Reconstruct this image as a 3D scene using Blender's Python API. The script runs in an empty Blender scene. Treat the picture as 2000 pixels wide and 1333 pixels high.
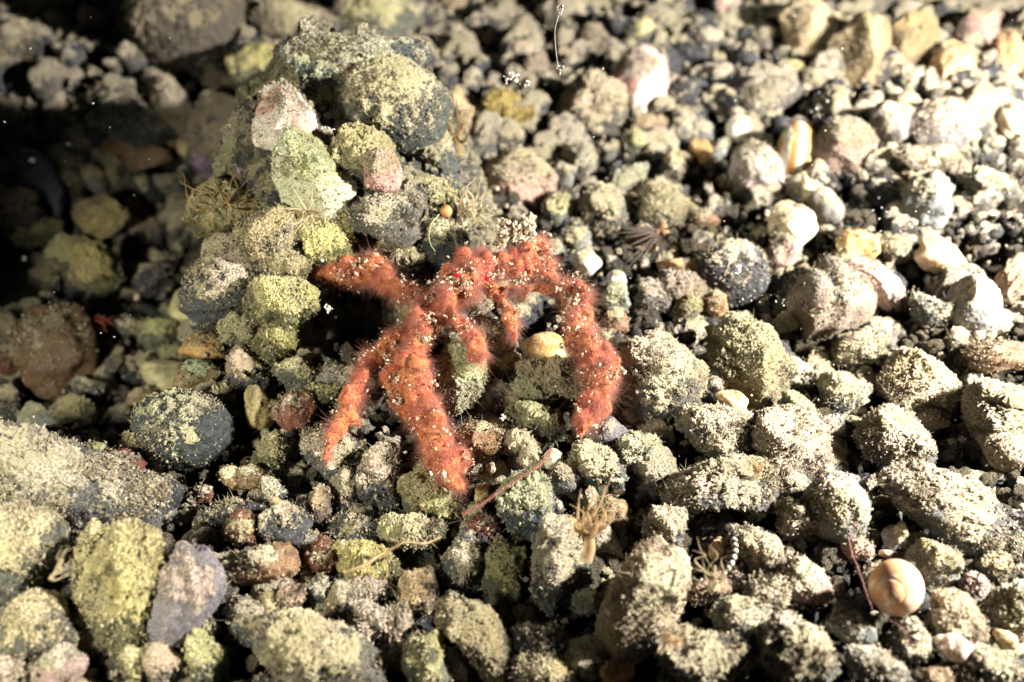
import bpy, math, random
import numpy as np
from mathutils import Vector, Matrix, Quaternion

sc = bpy.context.scene
C = sc.collection
# one Blender unit is one centimetre of sea bed
sc.unit_settings.system = 'METRIC'
sc.unit_settings.scale_length = 0.01

# ------------------------------------------------------------------ camera
CAMD = 13.7
cam_d = bpy.data.cameras.new('camera')
cam = bpy.data.objects.new('camera', cam_d)
C.objects.link(cam)
cam.location = (0, -CAMD, CAMD)
cam.rotation_euler = (math.radians(45), 0, 0)
cam_d.sensor_width = 36
cam_d.lens = 35
cam_d.clip_start = 0.1
cam_d.clip_end = 500
cam_d.dof.use_dof = True
cam_d.dof.focus_distance = 17.0
cam_d.dof.aperture_fstop = 0.13
sc.camera = cam

# ------------------------------------------------------------------ water-dark surroundings
w = bpy.data.worlds.new('World')
sc.world = w
w.use_nodes = True
wn = w.node_tree
bg = wn.nodes['Background']
sky = wn.nodes.new('ShaderNodeTexSky')
sky.sky_type = 'NISHITA'
sky.sun_disc = False
sky.sun_elevation = math.radians(42)
sky.sun_rotation = math.radians(75)
wn.links.new(sky.outputs[0], bg.inputs[0])
bg.inputs[1].default_value = 0.003

# ------------------------------------------------------------------ the photographer's two strobes
def strobe(name, loc, target, watts, col, size, radius, blend=0.6):
    d = bpy.data.lights.new(name, 'SPOT')
    d.energy = watts
    d.color = col
    d.spot_size = math.radians(size)
    d.spot_blend = blend
    d.shadow_soft_size = radius
    o = bpy.data.objects.new(name, d)
    C.objects.link(o)
    o.location = loc
    o.rotation_euler = (Vector(target) - Vector(loc)).to_track_quat('-Z', 'Y').to_euler()
    return o
strobe('strobe_main', (20.0, -2.6, 10.5), (3.0, 0.0, 0), 86000, (1.0, 0.95, 0.87), 125, 0.65)
strobe('strobe_fill', (-12.0, -10.0, 8.0), (-6.0, -2.0, 0), 9800, (1.0, 0.97, 0.76), 66, 0.8)

vs = sc.view_settings
vs.view_transform = 'Standard'
vs.look = 'None'
vs.gamma = 1
vs.exposure = 0.0
sc.cycles.max_bounces = 3
sc.cycles.diffuse_bounces = 1
sc.cycles.transparent_max_bounces = 12
sc.cycles.caustics_reflective = False
sc.cycles.caustics_refractive = False
sc.render.use_persistent_data = False

# ------------------------------------------------------------------ ground form and rays
CAM = np.array([0, -CAMD, CAMD], float)
S = math.sqrt(0.5)
F = np.array([0, S, -S]); U = np.array([0, S, S]); R = np.array([1.0, 0, 0])
FPX = 35 / 36 * 2000

def ray(px, py):
    return F + R * (px - 1000) / FPX + U * (666.5 - py) / FPX      # unit view depth

def sstep(a, b, x):
    t = np.clip((x - a) / (b - a), 0, 1)
    return t * t * (3 - 2 * t)

def H(x, y):
    x = np.asarray(x, float); y = np.asarray(y, float)
    h = 0.18 * np.sin(x * .55 + y * .3 + 1) + 0.15 * np.sin(y * .6 - x * .45 + 2)
    d = ((x + 3.4) / 2.65) ** 2 + ((y - 3.0) / 3.7) ** 2
    h = h + 2.7 * np.exp(-d ** 1.6)                                        # the outcrop the crab stands on
    h = h + 1.3 * np.exp(-(((x + 4.7) / 1.7) ** 2 + ((y - 4.4) / 2.4) ** 2))
    h = h - 2.6 * sstep(-5.9, -7.6, x) * sstep(-2.6, -0.6, y) * sstep(11.5 + .8 * np.sin(x * 1.3), 6, y)   # hollow beside it
    h = h - 4.2 * np.exp(-(((x + 2.98) / .78) ** 4 + ((y - .30) / .72) ** 4))      # the cave under the crab
    h = h + 0.5 * np.exp(-(((x + 8.5) / 2.5) ** 2 + ((y + 3.6) / 1.8) ** 2))
    h = h + 0.6 * sstep(5, 12, x) * sstep(-3, 6, y)
    return h

def hit(px, py):
    r = ray(px, py)
    t = np.linspace(10, 60, 2001)
    P = CAM + t[:, None] * r
    g = P[:, 2] - H(P[:, 0], P[:, 1])
    i = int(np.argmax(g < 0))
    a, b = t[i - 1], t[i]
    for _ in range(20):
        m = (a + b) / 2
        p = CAM + m * r
        if p[2] - H(p[0], p[1]) > 0: a = m
        else: b = m
    return a

def at(px, py, lift=0.0):
    """point over the sea bed seen at a pixel, lifted towards the lens by `lift` units"""
    return CAM + (hit(px, py) - lift) * ray(px, py)

# ------------------------------------------------------------------ materials
class NT:
    def __init__(s, name):
        s.m = bpy.data.materials.new(name); s.m.use_nodes = True
        s.t = s.m.node_tree; s.b = s.t.nodes['Principled BSDF']; s.out = s.t.nodes['Material Output']
    def n(s, typ, **kw):
        x = s.t.nodes.new(typ)
        for k, v in kw.items():
            if k in x.inputs: s.put(x.inputs[k], v)
            else: setattr(x, k, v)
        return x
    def put(s, sock, v):
        if isinstance(v, bpy.types.NodeSocket): s.t.links.new(v, sock)
        else: sock.default_value = v
    def math(s, op, a, b=0.0, c=None):
        x = s.t.nodes.new('ShaderNodeMath'); x.operation = op
        s.put(x.inputs[0], a); s.put(x.inputs[1], b)
        if c is not None: s.put(x.inputs[2], c)
        return x.outputs[0]
    def rng(s, v, a, b, c=0.0, d=1.0, smooth=True):
        x = s.t.nodes.new('ShaderNodeMapRange')
        x.interpolation_type = 'SMOOTHSTEP' if smooth else 'LINEAR'
        s.put(x.inputs['Value'], v)
        for k, q in zip(('From Min', 'From Max', 'To Min', 'To Max'), (a, b, c, d)): s.put(x.inputs[k], q)
        return x.outputs[0]
    def mix(s, f, a, b, mode='MIX'):
        x = s.t.nodes.new('ShaderNodeMix'); x.data_type = 'RGBA'; x.blend_type = mode
        s.put(x.inputs[0], f); s.put(x.inputs[6], col4(a)); s.put(x.inputs[7], col4(b))
        return x.outputs[2]
    def noise(s, vec, scale, detail=3, rough=.55, dist=0.0):
        x = s.n('ShaderNodeTexNoise', Vector=vec)
        x.inputs['Scale'].default_value = scale; x.inputs['Detail'].default_value = detail
        x.inputs['Roughness'].default_value = rough; x.inputs['Distortion'].default_value = dist
        return x.outputs[0]
    def attr(s, name):
        x = s.t.nodes.new('ShaderNodeAttribute'); x.attribute_name = name
        return x

def col4(c):
    if isinstance(c, bpy.types.NodeSocket): return c
    return (*c, 1.0) if len(c) == 3 else c

def stone_mat(name, a, b, crust=(.42, .34, .22), amount=.5, height=.07, patch=None, pamt=.62, rough=.85, sub=0.0, stripes=None, yellow=0.0):
    """bare stone a/b under a felt of sediment; `amount` of it covered"""
    k = NT(name)
    rp = k.attr('rp').outputs['Vector']
    up = k.attr('up').outputs['Fac']
    n1 = k.noise(rp, 1.7, 5, .62)
    n2 = k.noise(rp, 7.0, 4, .65)
    n3 = k.noise(rp, 19.0, 4, .65, .4)
    n4 = k.noise(rp, 38.0, 2, .6)
    # coverage: broad drifts of silt broken up by clumps at every size
    c1 = k.noise(rp, 5.5, 8, .76, .3)
    v = k.math('ADD', k.math('MULTIPLY', n1, .9), k.math('MULTIPLY', c1, 1.0))
    v = k.math('ADD', v, k.math('MULTIPLY', up, .34))
    th = 1.38 - amount * .66
    m = k.rng(v, th - .03, th + .05)
    over = k.math('MINIMUM', k.math('MAXIMUM', k.math('SUBTRACT', v, th), 0.0), .42)
    vo = k.n('ShaderNodeTexVoronoi', Vector=rp); vo.inputs['Scale'].default_value = 14.0; vo.inputs['Randomness'].default_value = 1
    lump = k.rng(vo.outputs['Distance'], .05, .62, 1, 0)
    h = k.math('ADD', k.math('MULTIPLY', m, .15), k.math('MULTIPLY', over, 2.4))
    h = k.math('ADD', h, k.math('MULTIPLY', m, k.math('MULTIPLY', k.rng(n3, .46, .70), k.math('MULTIPLY', lump, .75))))
    h = k.math('MULTIPLY', h, k.rng(k.noise(rp, .8, 3), .38, .62, .35, 1.2))
    # stray crumbs outside the drifts
    sm = k.math('MULTIPLY', k.rng(n3, .62 - .08 * amount, .67 - .06 * amount), k.rng(n2, .44, .58))
    h = k.math('MAXIMUM', h, k.math('MULTIPLY', sm, .6 if amount > .12 else .25))
    h = k.math('ADD', h, k.math('MULTIPLY', k.math('SUBTRACT', n4, .5), k.math('ADD', .08, k.math('MULTIPLY', m, .60))))
    h = k.math('ADD', h, k.math('MULTIPLY', k.math('SUBTRACT', k.noise(rp, 2.4, 5, .62), .5), 2.6))
    d = k.n('ShaderNodeDisplacement', Height=k.math('MULTIPLY', h, height * 1.15))
    d.inputs['Midlevel'].default_value = 0.0; d.inputs['Scale'].default_value = 1.0
    k.t.links.new(d.outputs[0], k.out.inputs['Displacement'])
    k.m.displacement_method = 'BOTH'
    base = k.mix(k.rng(n2, .35, .65), a, b)
    sp = k.rng(n4, .35, .62, .62, 1.25)
    spc = k.n('ShaderNodeCombineColor')
    for q_ in range(3): k.put(spc.inputs[q_], sp)
    base = k.mix(1.0, base, spc.outputs[0], 'MULTIPLY') if amount > .05 else base
    if stripes:
        wv = k.n('ShaderNodeTexWave', Vector=k.attr('lp').outputs['Vector'])
        wv.bands_direction = 'X'; wv.inputs['Scale'].default_value = 1.0; wv.inputs['Distortion'].default_value = .6
        base = k.mix(k.rng(wv.outputs['Fac'], .45, .7), base, stripes)
    if patch:
        pn = k.noise(k.n('ShaderNodeVectorMath', operation='ADD').outputs[0], 1.1, 4, .6)
        pv = pn.node.inputs['Vector'].links[0].from_node
        k.put(pv.inputs[0], rp); pv.inputs[1].default_value = (31.7, 4.2, 9.9)
        base = k.mix(k.rng(pn, 1 - pamt - .03, 1 - pamt + .03), base, patch)
    cc = k.mix(k.rng(n4, .32, .68), tuple(x * .30 for x in crust), tuple(min(.88, x * 1.42) for x in crust))
    cc = k.mix(k.rng(k.noise(rp, .9, 2), .40, .66), cc, tuple(x * y for x, y in zip(crust, (.88, .90, .78))))
    fleck = k.rng(k.noise(rp, 24, 3, .7), .58, .64)
    cc = k.mix(k.math('MULTIPLY', fleck, .75), cc, tuple(x * .22 for x in crust))
    msk = k.math('MAXIMUM', m, sm)
    colr = k.mix(msk, base, cc)
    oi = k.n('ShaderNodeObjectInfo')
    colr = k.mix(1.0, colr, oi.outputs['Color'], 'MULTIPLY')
    k.t.links.new(colr, k.b.inputs['Base Color'])
    k.put(k.b.inputs['Roughness'], k.math('ADD', rough, k.math('MULTIPLY', msk, .95 - rough)))
    k.b.inputs['Specular IOR Level'].default_value = .25 if rough > .6 else .5
    if sub:
        k.b.inputs['Subsurface Weight'].default_value = sub
        k.b.inputs['Subsurface Radius'].default_value = (.35, .2, .1)
        k.b.inputs['Subsurface Scale'].default_value = .5
    return k.m

TANC = (.60, .52, .395); YELC = (.60, .55, .33); PALC = (.66, .58, .45)
M = {
 'slate':  stone_mat('slate_with_sediment', (.045, .05, .055), (.10, .105, .10), TANC, .40, .075),
 'dark':   stone_mat('dark_bare_slate', (.028, .03, .036), (.07, .07, .075), TANC, .22, .06),
 'heavy':  stone_mat('stone_under_thick_sediment', (.06, .062, .06), (.13, .125, .115), TANC, .46, .10),
 'tan':    stone_mat('tan_sediment_stone', (.085, .08, .07), (.17, .15, .125), TANC, .40, .085),
 'pale':   stone_mat('pale_crusted_stone', (.14, .125, .10), (.30, .26, .21), PALC, .54, .10),
 'yel':    stone_mat('yellow_green_crust_stone', (.06, .062, .04), (.15, .145, .08), YELC, .54, .10),
 'green':  stone_mat('green_grey_stone', (.075, .08, .065), (.12, .125, .10), YELC, .38, .06),
 'grey':   stone_mat('smooth_grey_pebble', (.16, .16, .155), (.26, .25, .235), TANC, .28, .045),
 'brown':  stone_mat('brown_pebble', (.16, .09, .05), (.26, .15, .08), TANC, .20, .045, rough=.6),
 'maroon': stone_mat('maroon_pebble', (.14, .05, .035), (.22, .10, .07), TANC, .20, .05, rough=.7),
 'cream':  stone_mat('smooth_cream_pebble', (.62, .52, .34), (.72, .62, .44), TANC, .20, .03, rough=.45, sub=.3),
 'creamc': stone_mat('cream_stone_with_felt', (.60, .54, .36), (.68, .62, .44), YELC, .34, .06, patch=(.52, .33, .27), pamt=.34),
 'white':  stone_mat('white_pebble', (.78, .76, .72), (.82, .80, .76), TANC, .16, .025, rough=.4, sub=.3),
 'pink':   stone_mat('pink_coralline_stone', (.48, .30, .26), (.55, .38, .32), TANC, .42, .08),
 'pinkw':  stone_mat('white_stone_with_pink_coralline', (.66, .58, .48), (.74, .66, .56), TANC, .22, .05, patch=(.56, .33, .28), pamt=.44),
 'slatep': stone_mat('slate_with_pink_coralline', (.12, .13, .12), (.20, .21, .18), TANC, .30, .06, patch=(.50, .38, .40), pamt=.44),
 'lilac':  stone_mat('lilac_crusted_stone', (.07, .075, .075), (.12, .12, .11), TANC, .42, .09, patch=(.30, .20, .36), pamt=.47),
 'amber':  stone_mat('amber_quartz_pebble', (.62, .40, .12), (.74, .60, .36), TANC, .10, .015, rough=.3, sub=.5),
 'filmtan': stone_mat('tan_stone_under_thin_film', (.26, .20, .14), (.40, .32, .22), TANC, .30, .05),
 'filmgrey': stone_mat('grey_stone_under_thin_film', (.17, .165, .16), (.29, .275, .255), TANC, .28, .05),
 'filmrose': stone_mat('rosy_stone_under_thin_film', (.30, .20, .17), (.42, .30, .26), TANC, .32, .06),
 'silt':   stone_mat('gravel_grain_with_painted_shade', (.022, .021, .02), (.05, .045, .04), (.13, .11, .08), .40, .07),  # grains coloured darker to stand for the shade between stones
 'orange': stone_mat('orange_tan_pebble', (.55, .33, .13), (.62, .42, .20), TANC, .10, .03, rough=.6),
 'shell':  stone_mat('orange_ribbed_shell', (.72, .62, .48), (.76, .68, .55), TANC, .10, .03, rough=.5, stripes=(.60, .25, .08)),
 'lilacp': stone_mat('pale_lilac_stone', (.50, .44, .44), (.58, .50, .48), PALC, .35, .06),
}

def simple(name, col, rough=.6, spec=.4, sub=0, var=None, scale=12):
    k = NT(name)
    if var:
        co = k.n('ShaderNodeTexCoord').outputs['Object']
        k.t.links.new(k.mix(k.rng(k.noise(co, scale, 4), .35, .65), col, var), k.b.inputs['Base Color'])
    else: k.b.inputs['Base Color'].default_value = (*col, 1)
    k.b.inputs['Roughness'].default_value = rough
    k.b.inputs['Specular IOR Level'].default_value = spec
    if sub:
        k.b.inputs['Subsurface Weight'].default_value = sub
        k.b.inputs['Subsurface Radius'].default_value = (.5, .2, .1)
        k.b.inputs['Subsurface Scale'].default_value = .3
    return k.m

def soft(name, col, clear=.35, trans=.45):
    """thin translucent flesh or hair"""
    k = NT(name)
    d = k.n('ShaderNodeBsdfDiffuse'); d.inputs[0].default_value = (*col, 1)
    t = k.n('ShaderNodeBsdfTranslucent'); t.inputs[0].default_value = (*col, 1)
    g = k.n('ShaderNodeBsdfTransparent')
    m1 = k.n('ShaderNodeMixShader'); m1.inputs[0].default_value = trans
    k.t.links.new(d.outputs[0], m1.inputs[1]); k.t.links.new(t.outputs[0], m1.inputs[2])
    m2 = k.n('ShaderNodeMixShader'); m2.inputs[0].default_value = clear
    k.t.links.new(m1.outputs[0], m2.inputs[1]); k.t.links.new(g.outputs[0], m2.inputs[2])
    k.t.links.new(m2.outputs[0], k.out.inputs['Surface'])
    return k.m

# ------------------------------------------------------------------ mesh helpers
def ico(level):
    p = (1 + 5 ** .5) / 2
    v = np.array([(-1, p, 0), (1, p, 0), (-1, -p, 0), (1, -p, 0), (0, -1, p), (0, 1, p), (0, -1, -p), (0, 1, -p), (p, 0, -1), (p, 0, 1), (-p, 0, -1), (-p, 0, 1)], float)
    v /= np.linalg.norm(v[0])
    f = np.array([(0, 11, 5), (0, 5, 1), (0, 1, 7), (0, 7, 10), (0, 10, 11), (1, 5, 9), (5, 11, 4), (11, 10, 2), (10, 7, 6), (7, 1, 8), (3, 9, 4), (3, 4, 2), (3, 2, 6), (3, 6, 8), (3, 8, 9), (4, 9, 5), (2, 4, 11), (6, 2, 10), (8, 6, 7), (9, 8, 1)])
    for _ in range(level):
        e = np.concatenate([f[:, [0, 1]], f[:, [1, 2]], f[:, [2, 0]]])
        e.sort(axis=1)
        u, inv = np.unique(e, axis=0, return_inverse=True)
        inv = inv.ravel()
        mid = v[u[:, 0]] + v[u[:, 1]]
        mid /= np.linalg.norm(mid, axis=1)[:, None]
        n0 = len(v); nf = len(f)
        a, b, c = inv[:nf] + n0, inv[nf:2 * nf] + n0, inv[2 * nf:] + n0
        v = np.concatenate([v, mid])
        f = np.concatenate([np.stack([f[:, 0], a, c], 1), np.stack([f[:, 1], b, a], 1), np.stack([f[:, 2], c, b], 1), np.stack([a, b, c], 1)])
    return v, f
ICO = {i: ico(i) for i in (1, 2, 3, 4, 5, 6)}

def mesh_of(name, v, f, mat=None, attrs=None, smooth=True):
    me = bpy.data.meshes.new(name)
    v = np.ascontiguousarray(v, np.float32); f = np.ascontiguousarray(f, np.int32)
    k = f.shape[1]
    me.vertices.add(len(v)); me.vertices.foreach_set('co', v.ravel())
    me.loops.add(f.size); me.loops.foreach_set('vertex_index', f.ravel())
    me.polygons.add(len(f)); me.polygons.foreach_set('loop_start', np.arange(0, f.size, k, dtype=np.int32))
    me.polygons.foreach_set('loop_total', np.full(len(f), k, np.int32))
    me.update(calc_edges=True)
    me.polygons.foreach_set('use_smooth', np.full(len(f), smooth))
    for an, arr in (attrs or {}).items():
        arr = np.asarray(arr, np.float32)
        if arr.ndim == 2:
            a = me.attributes.new(an, 'FLOAT_VECTOR', 'POINT'); a.data.foreach_set('vector', arr.ravel())
        else:
            a = me.attributes.new(an, 'FLOAT', 'POINT'); a.data.foreach_set('value', arr)
    if mat: me.materials.append(mat)
    return me

def link(name, me, parent=None, loc=(0, 0, 0)):
    o = bpy.data.objects.new(name, me); C.objects.link(o)
    o.location = loc
    if parent: o.parent = parent
    return o

def tag(o, label, cat, group=None, kind=None):
    if label: o['label'] = label
    if cat: o['category'] = cat
    if group: o['group'] = group
    if kind: o['kind'] = kind
    return o

def empty(name, loc):
    o = bpy.data.objects.new(name, None); C.objects.link(o); o.location = [float(q) for q in loc]
    o.empty_display_size = .2
    return o

def shape(rs, level, lump=.16, cuts=5, cutd=.78):
    """unit stone: rounded body with worn facets and low lumps"""
    v, f = ICO[level]
    v = v.copy()
    n = v.copy()
    dis = np.zeros(len(v))
    for k_ in range(7):
        q = rs.normal(size=3) * (1.2 + .35 * k_)
        dis += np.sin(n @ q + rs.uniform(0, 6.3)) * lump / (1.6 + k_ * .75)
    v *= (1 + dis)[:, None]
    for _ in range(cuts):
        d = rs.normal(size=3); d /= np.linalg.norm(d)
        lim = rs.uniform(cutd, 1.0)
        s = v @ d
        over = np.maximum(0, s - lim)
        v -= (over * .94)[:, None] * d
    if cuts > 3:
        # chipped shoulders and a skewed body so that no two look turned on a lathe
        sk = rs.normal(size=3) * .16
        v[:, 0] += sk[0] * v[:, 2] + sk[1] * v[:, 2] ** 2
        v[:, 2] += sk[2] * v[:, 0] ** 2
        for _ in range(5):
            q = rs.normal(size=3) * 4.5
            v *= (1 + .028 * np.sin(n @ q + rs.uniform(0, 6)))[:, None]
    return v, f

SUN_DIR = None
def stone(px, py, wd, ht, ang, mat, label, name='rock', cat='rock', group=None, lift=.30, cuts=8, cutd=.62, lump=.16, thick=None, tint=(1, 1, 1), seed=None, sharp=None, level=None, nv=None, parent=None, z_extra=0):
    rs = np.random.RandomState(seed if seed is not None else int(px * 7 + py * 13) % 99991)
    if mat in ('heavy', 'pale', 'tan') and label and not any(q in label for q in ('crust', 'crumb', 'felt', 'large', 'great', 'bristl', 'finger', 'spik')) and wd < 200:
        u_ = rs.rand()
        if u_ < .45:
            mat = 'filmtan' if u_ < .2 else ('filmgrey' if u_ < .36 else 'filmrose')
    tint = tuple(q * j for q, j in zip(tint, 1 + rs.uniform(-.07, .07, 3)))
    t0 = hit(px, py)
    sc_ = t0 / FPX
    wd *= 1.03; ht *= 1.03
    a, c = wd * sc_ / 2, ht * sc_ / 2
    b = thick * sc_ / 2 if thick else min(a, c) * .95
    rr = max(a, b, c)
    t = t0 - lift * min(a, b, c)
    ctr = CAM + t * ray(px, py)
    if level is None:
        rp_ = max(wd, ht) / 2
        level = 4 if rp_ < 17 else (5 if rp_ < 52 else 6)
    if mat in ('cream', 'white', 'amber', 'orange', 'shell'): cutd = max(cutd, .84 if cuts < 6 else .7)
    v, f = shape(rs, level, lump, min(cuts, 3) if mat in ('white', 'amber', 'shell') else cuts, cutd)
    # normalise the outline to the wanted box
    v[:, 0] *= 2 * a / np.ptp(v[:, 0]); v[:, 1] *= 2 * b / np.ptp(v[:, 1]); v[:, 2] *= 2 * c / np.ptp(v[:, 2])
    v -= (v.max(0) + v.min(0)) / 2
    lp = v.copy()
    if sharp: v[:, 0] *= (1 + sharp * v[:, 2] / c)
    # local frame: x across the view, z up the view, tipped by ang
    th = math.radians(ang)
    X = R * math.cos(th) + U * math.sin(th); Z = -R * math.sin(th) + U * math.cos(th)
    B = np.stack([X, -F * -1, Z])            # rows: axes
    wv = v @ B
    rp = wv + ctr
    nr = wv / (np.linalg.norm(wv, axis=1)[:, None] + 1e-9)
    me = mesh_of(name, wv, f, M[mat] if isinstance(mat, str) else mat, {'rp': rp, 'up': nr[:, 2], 'lp': lp})
    o = link(name, me, parent, loc=[float(q) for q in ctr])
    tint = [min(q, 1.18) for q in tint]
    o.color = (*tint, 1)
    if label: tag(o, label, cat, group)
    return o

def tube(points, radii, sides=8, closed=True):
    P = np.array(points, float); n = len(P)
    Tn = np.gradient(P, axis=0); Tn /= np.linalg.norm(Tn, axis=1)[:, None] + 1e-9
    ref = np.array([.31, .22, .92]);
    V = []
    nrm = np.cross(Tn[0], ref); nrm /= np.linalg.norm(nrm)
    a = np.arange(sides) * 2 * math.pi / sides
    for i in range(n):
        nrm = nrm - Tn[i] * (nrm @ Tn[i]); nrm /= np.linalg.norm(nrm)
        bi = np.cross(Tn[i], nrm)
        V.append(P[i] + radii[i] * (np.cos(a)[:, None] * nrm + np.sin(a)[:, None] * bi))
    V = np.concatenate(V)
    i = np.arange(n - 1)[:, None] * sides; j = np.arange(sides)[None]; j2 = (j + 1) % sides
    Fq = np.stack([i + j, i + j2, i + sides + j2, i + sides + j], -1).reshape(-1, 4)
    return V, Fq

def spline(pts, n):
    """Catmull-Rom through rows of any width"""
    P = np.array(pts, float); P = np.concatenate([[2 * P[0] - P[1]], P, [2 * P[-1] - P[-2]]])
    m = len(P) - 3; out = []
    for s in np.linspace(0, m - 1e-6, n):
        i = int(s); t = s - i
        a, b, c, d = P[i:i + 4]
        out.append(.5 * ((2 * b) + (-a + c) * t + (2 * a - 5 * b + 4 * c - d) * t * t + (-a + 3 * b - 3 * c + d) * t ** 3))
    return np.array(out)

# ------------------------------------------------------------------ sea bed sheet
xs = np.concatenate([np.linspace(-40, -13, 28)[:-1], np.linspace(-13, 16, 190), np.linspace(16, 44, 29)[1:]])
ys = np.concatenate([np.linspace(-22, -9, 14)[:-1], np.linspace(-9, 20, 190), np.linspace(20, 60, 41)[1:]])
gx, gy = np.meshgrid(xs, ys)
gz = H(gx, gy) - .75
vv = np.stack([gx.ravel(), gy.ravel(), gz.ravel()], 1)
nx = len(xs)
ii = (np.arange(len(ys) - 1)[:, None] * nx + np.arange(nx - 1)[None]).ravel()
ff = np.stack([ii, ii + 1, ii + nx + 1, ii + nx], 1)
bedm = stone_mat('silt_with_painted_shade', (.012, .011, .010), (.025, .022, .018), (.05, .042, .03), .4, .12)  # near-black silt: the shade of gaps and hollows is put into its colour
bed = link('seabed', mesh_of('seabed', vv, ff, bedm, {'rp': vv, 'up': np.ones(len(vv)), 'lp': vv}))
tag(bed, None, None, kind='structure')
# ------------------------------------------------------------------ stones one can tell apart
G = {}
def S_(x, y, w_, h_, ang, mat, label, **kw):
    kw.setdefault('name', 'rock' if max(w_, h_) > 105 else 'pebble')
    kw.setdefault('cat', kw['name'])
    return stone(x, y, w_, h_, ang, mat, label, **kw)

# far upper corner beside the outcrop, in its shadow
S_(108, 20, 130, 95, -10, 'heavy', 'mottled tan rock at the top edge beside the big smooth boulder')
S_(45, 88, 115, 92, 5, 'tan', 'tan-brown rounded rock in the upper corner below a mottled rock')
S_(2, 122, 40, 60, 0, 'brown', 'small brown pebble cut by the frame in the upper corner')
S_(365, 40, 235, 235, -8, 'tan', 'big smooth out-of-focus boulder behind the crab outcrop at the top', lump=.08, cuts=3, tint=(.95, .92, .8))
S_(250, 228, 190, 95, -30, 'dark', 'dim dark slab lying below the big smooth boulder', cuts=8)
S_(347, 222, 145, 56, -52, 'pale', 'pale pitted elongated rock leaning between boulder and outcrop', lift=1.6)
S_(260, 302, 145, 52, -12, 'brown', 'brown ridge-edged rock in the dark hollow')
S_(75, 343, 165, 72, -42, 'grey', 'blue-grey elongated rock dotted with white crumbs in the dark hollow', tint=(.85, .9, 1.1), lift=1.4)
S_(183, 350, 44, 52, 0, 'tan', 'small tan pebble alone in the dark hollow above a bright one', lift=2.0)
S_(38, 408, 82, 80, 10, 'heavy', 'bright crusty round pebble at the frame edge under the blue-grey rock', lift=2.2)
S_(200, 424, 100, 80, 8, 'pale', 'bright tan angular pebble standing in the dark hollow', cuts=8, tint=(1, .95, .75), lift=2.4)
S_(74, 454, 92, 48, 18, 'yel', 'yellow-tan flat pebble between two bright crusty ones', lift=2.0)
S_(132, 500, 78, 62, 12, 'yel', 'brightest yellow crusty pebble at the edge of the dark hollow', tint=(1.3, 1.25, 1.2), lift=2.6)
S_(192, 530, 88, 84, -35, 'yel', 'yellow crumbly pebble with ragged rim, below the brightest yellow one', tint=(1.1, 1.05, .9), lift=2.4)
S_(266, 405, 54, 42, 0, 'maroon', 'dark maroon pebble in the hollow beside a bright tan one')
S_(280, 470, 90, 60, 10, 'dark', 'dark pebble deep in the hollow beside the outcrop')
S_(300, 545, 70, 70, 0, 'dark', 'dim rounded pebble at the bottom of the hollow')
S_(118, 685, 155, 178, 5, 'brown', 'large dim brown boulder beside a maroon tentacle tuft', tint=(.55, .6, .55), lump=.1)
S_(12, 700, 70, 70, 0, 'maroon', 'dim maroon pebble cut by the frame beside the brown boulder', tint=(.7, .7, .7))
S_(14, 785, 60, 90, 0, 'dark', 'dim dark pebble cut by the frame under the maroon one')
S_(75, 822, 90, 72, 10, 'grey', 'smooth grey pebble under an overhanging crumbly lip')
S_(135, 805, 105, 50, 12, 'yel', 'crumbly yellowish lip of sediment above the smooth grey pebble', lift=.9)
S_(172, 762, 66, 44, -15, 'slate', 'small dark crusty pebble above the crumbly lip')
S_(190, 878, 52, 28, 0, 'green', 'small green-grey pebble just behind the sloping slab')
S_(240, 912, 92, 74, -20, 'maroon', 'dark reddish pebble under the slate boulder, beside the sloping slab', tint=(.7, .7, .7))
S_(254, 868, 46, 42, 0, 'yel', 'small tan-yellow pebble by the dark slate boulder')
S_(370, 607, 74, 66, -35, 'cream', 'pale cream triangular pebble at the foot of the outcrop', cuts=8, cutd=.5, tint=(.95, .95, .7), lift=1.2)
S_(308, 657, 84, 78, 0, 'green', 'round grey-green pebble below the pale cream triangle')
S_(397, 678, 92, 56, -6, 'orange', 'ochre-brown oval pebble below the pale cream triangle', tint=(.75, .7, .55))
S_(322, 735, 100, 72, -20, 'cream', 'pointed pale cream pebble lying over a grey-brown one', cuts=8, cutd=.55, tint=(.85, .85, .68))
S_(388, 737, 92, 66, 0, 'brown', 'grey-brown pebble half under the pointed cream one', tint=(.9, 1, .9))
S_(283, 777, 62, 50, 0, 'tan', 'small tan-grey pebble above the dark slate boulder', tint=(.8, .8, .7))
S_(358, 842, 185, 150, -8, 'dark', 'large rounded dark slate boulder dusted with pale specks', lump=.08, cuts=3, lift=.5)
S_(484, 730, 92, 84, -25, 'slate', 'bluish slate pebble below the ragged edge of the outcrop')
S_(508, 802, 76, 80, -20, 'cream', 'pale olive half of the split two-toned stone', cuts=7, cutd=.6, tint=(.62, .62, .42), lift=.4)
S_(577, 806, 84, 82, 5, 'maroon', 'reddish-brown half of the split two-toned stone', lift=.45, tint=(1.3, 1.2, 1.2))
S_(498, 935, 80, 58, 0, 'brown', 'dim brown pebble in the shaded gap near the yellow crust')
S_(310, 968, 95, 92, 0, 'dark', 'dark crumbly pebble in the shaded gap above the slab')
S_(395, 966, 44, 32, 0, 'maroon', 'tiny reddish pebble in the shaded gap')
S_(455, 1000, 145, 46, 6, 'dark', 'dark long thin pebble in the shaded gap', name='pebble')
S_(528, 892, 66, 100, -12, 'yel', 'upright pebble with yellow crust under the two-toned stone')
S_(537, 985, 30, 34, 0, 'orange', 'tiny tan pebble touching the round dark grey one', tint=(1, .9, .8))
S_(560, 1026, 90, 88, 30, 'dark', 'round dark grey pebble with a few pale crumbs', tint=(1.4, 1.4, 1.4), lift=.5)
S_(472, 1036, 76, 80, 10, 'maroon', 'crumbly reddish-brown pebble beside the round dark grey one')
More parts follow.
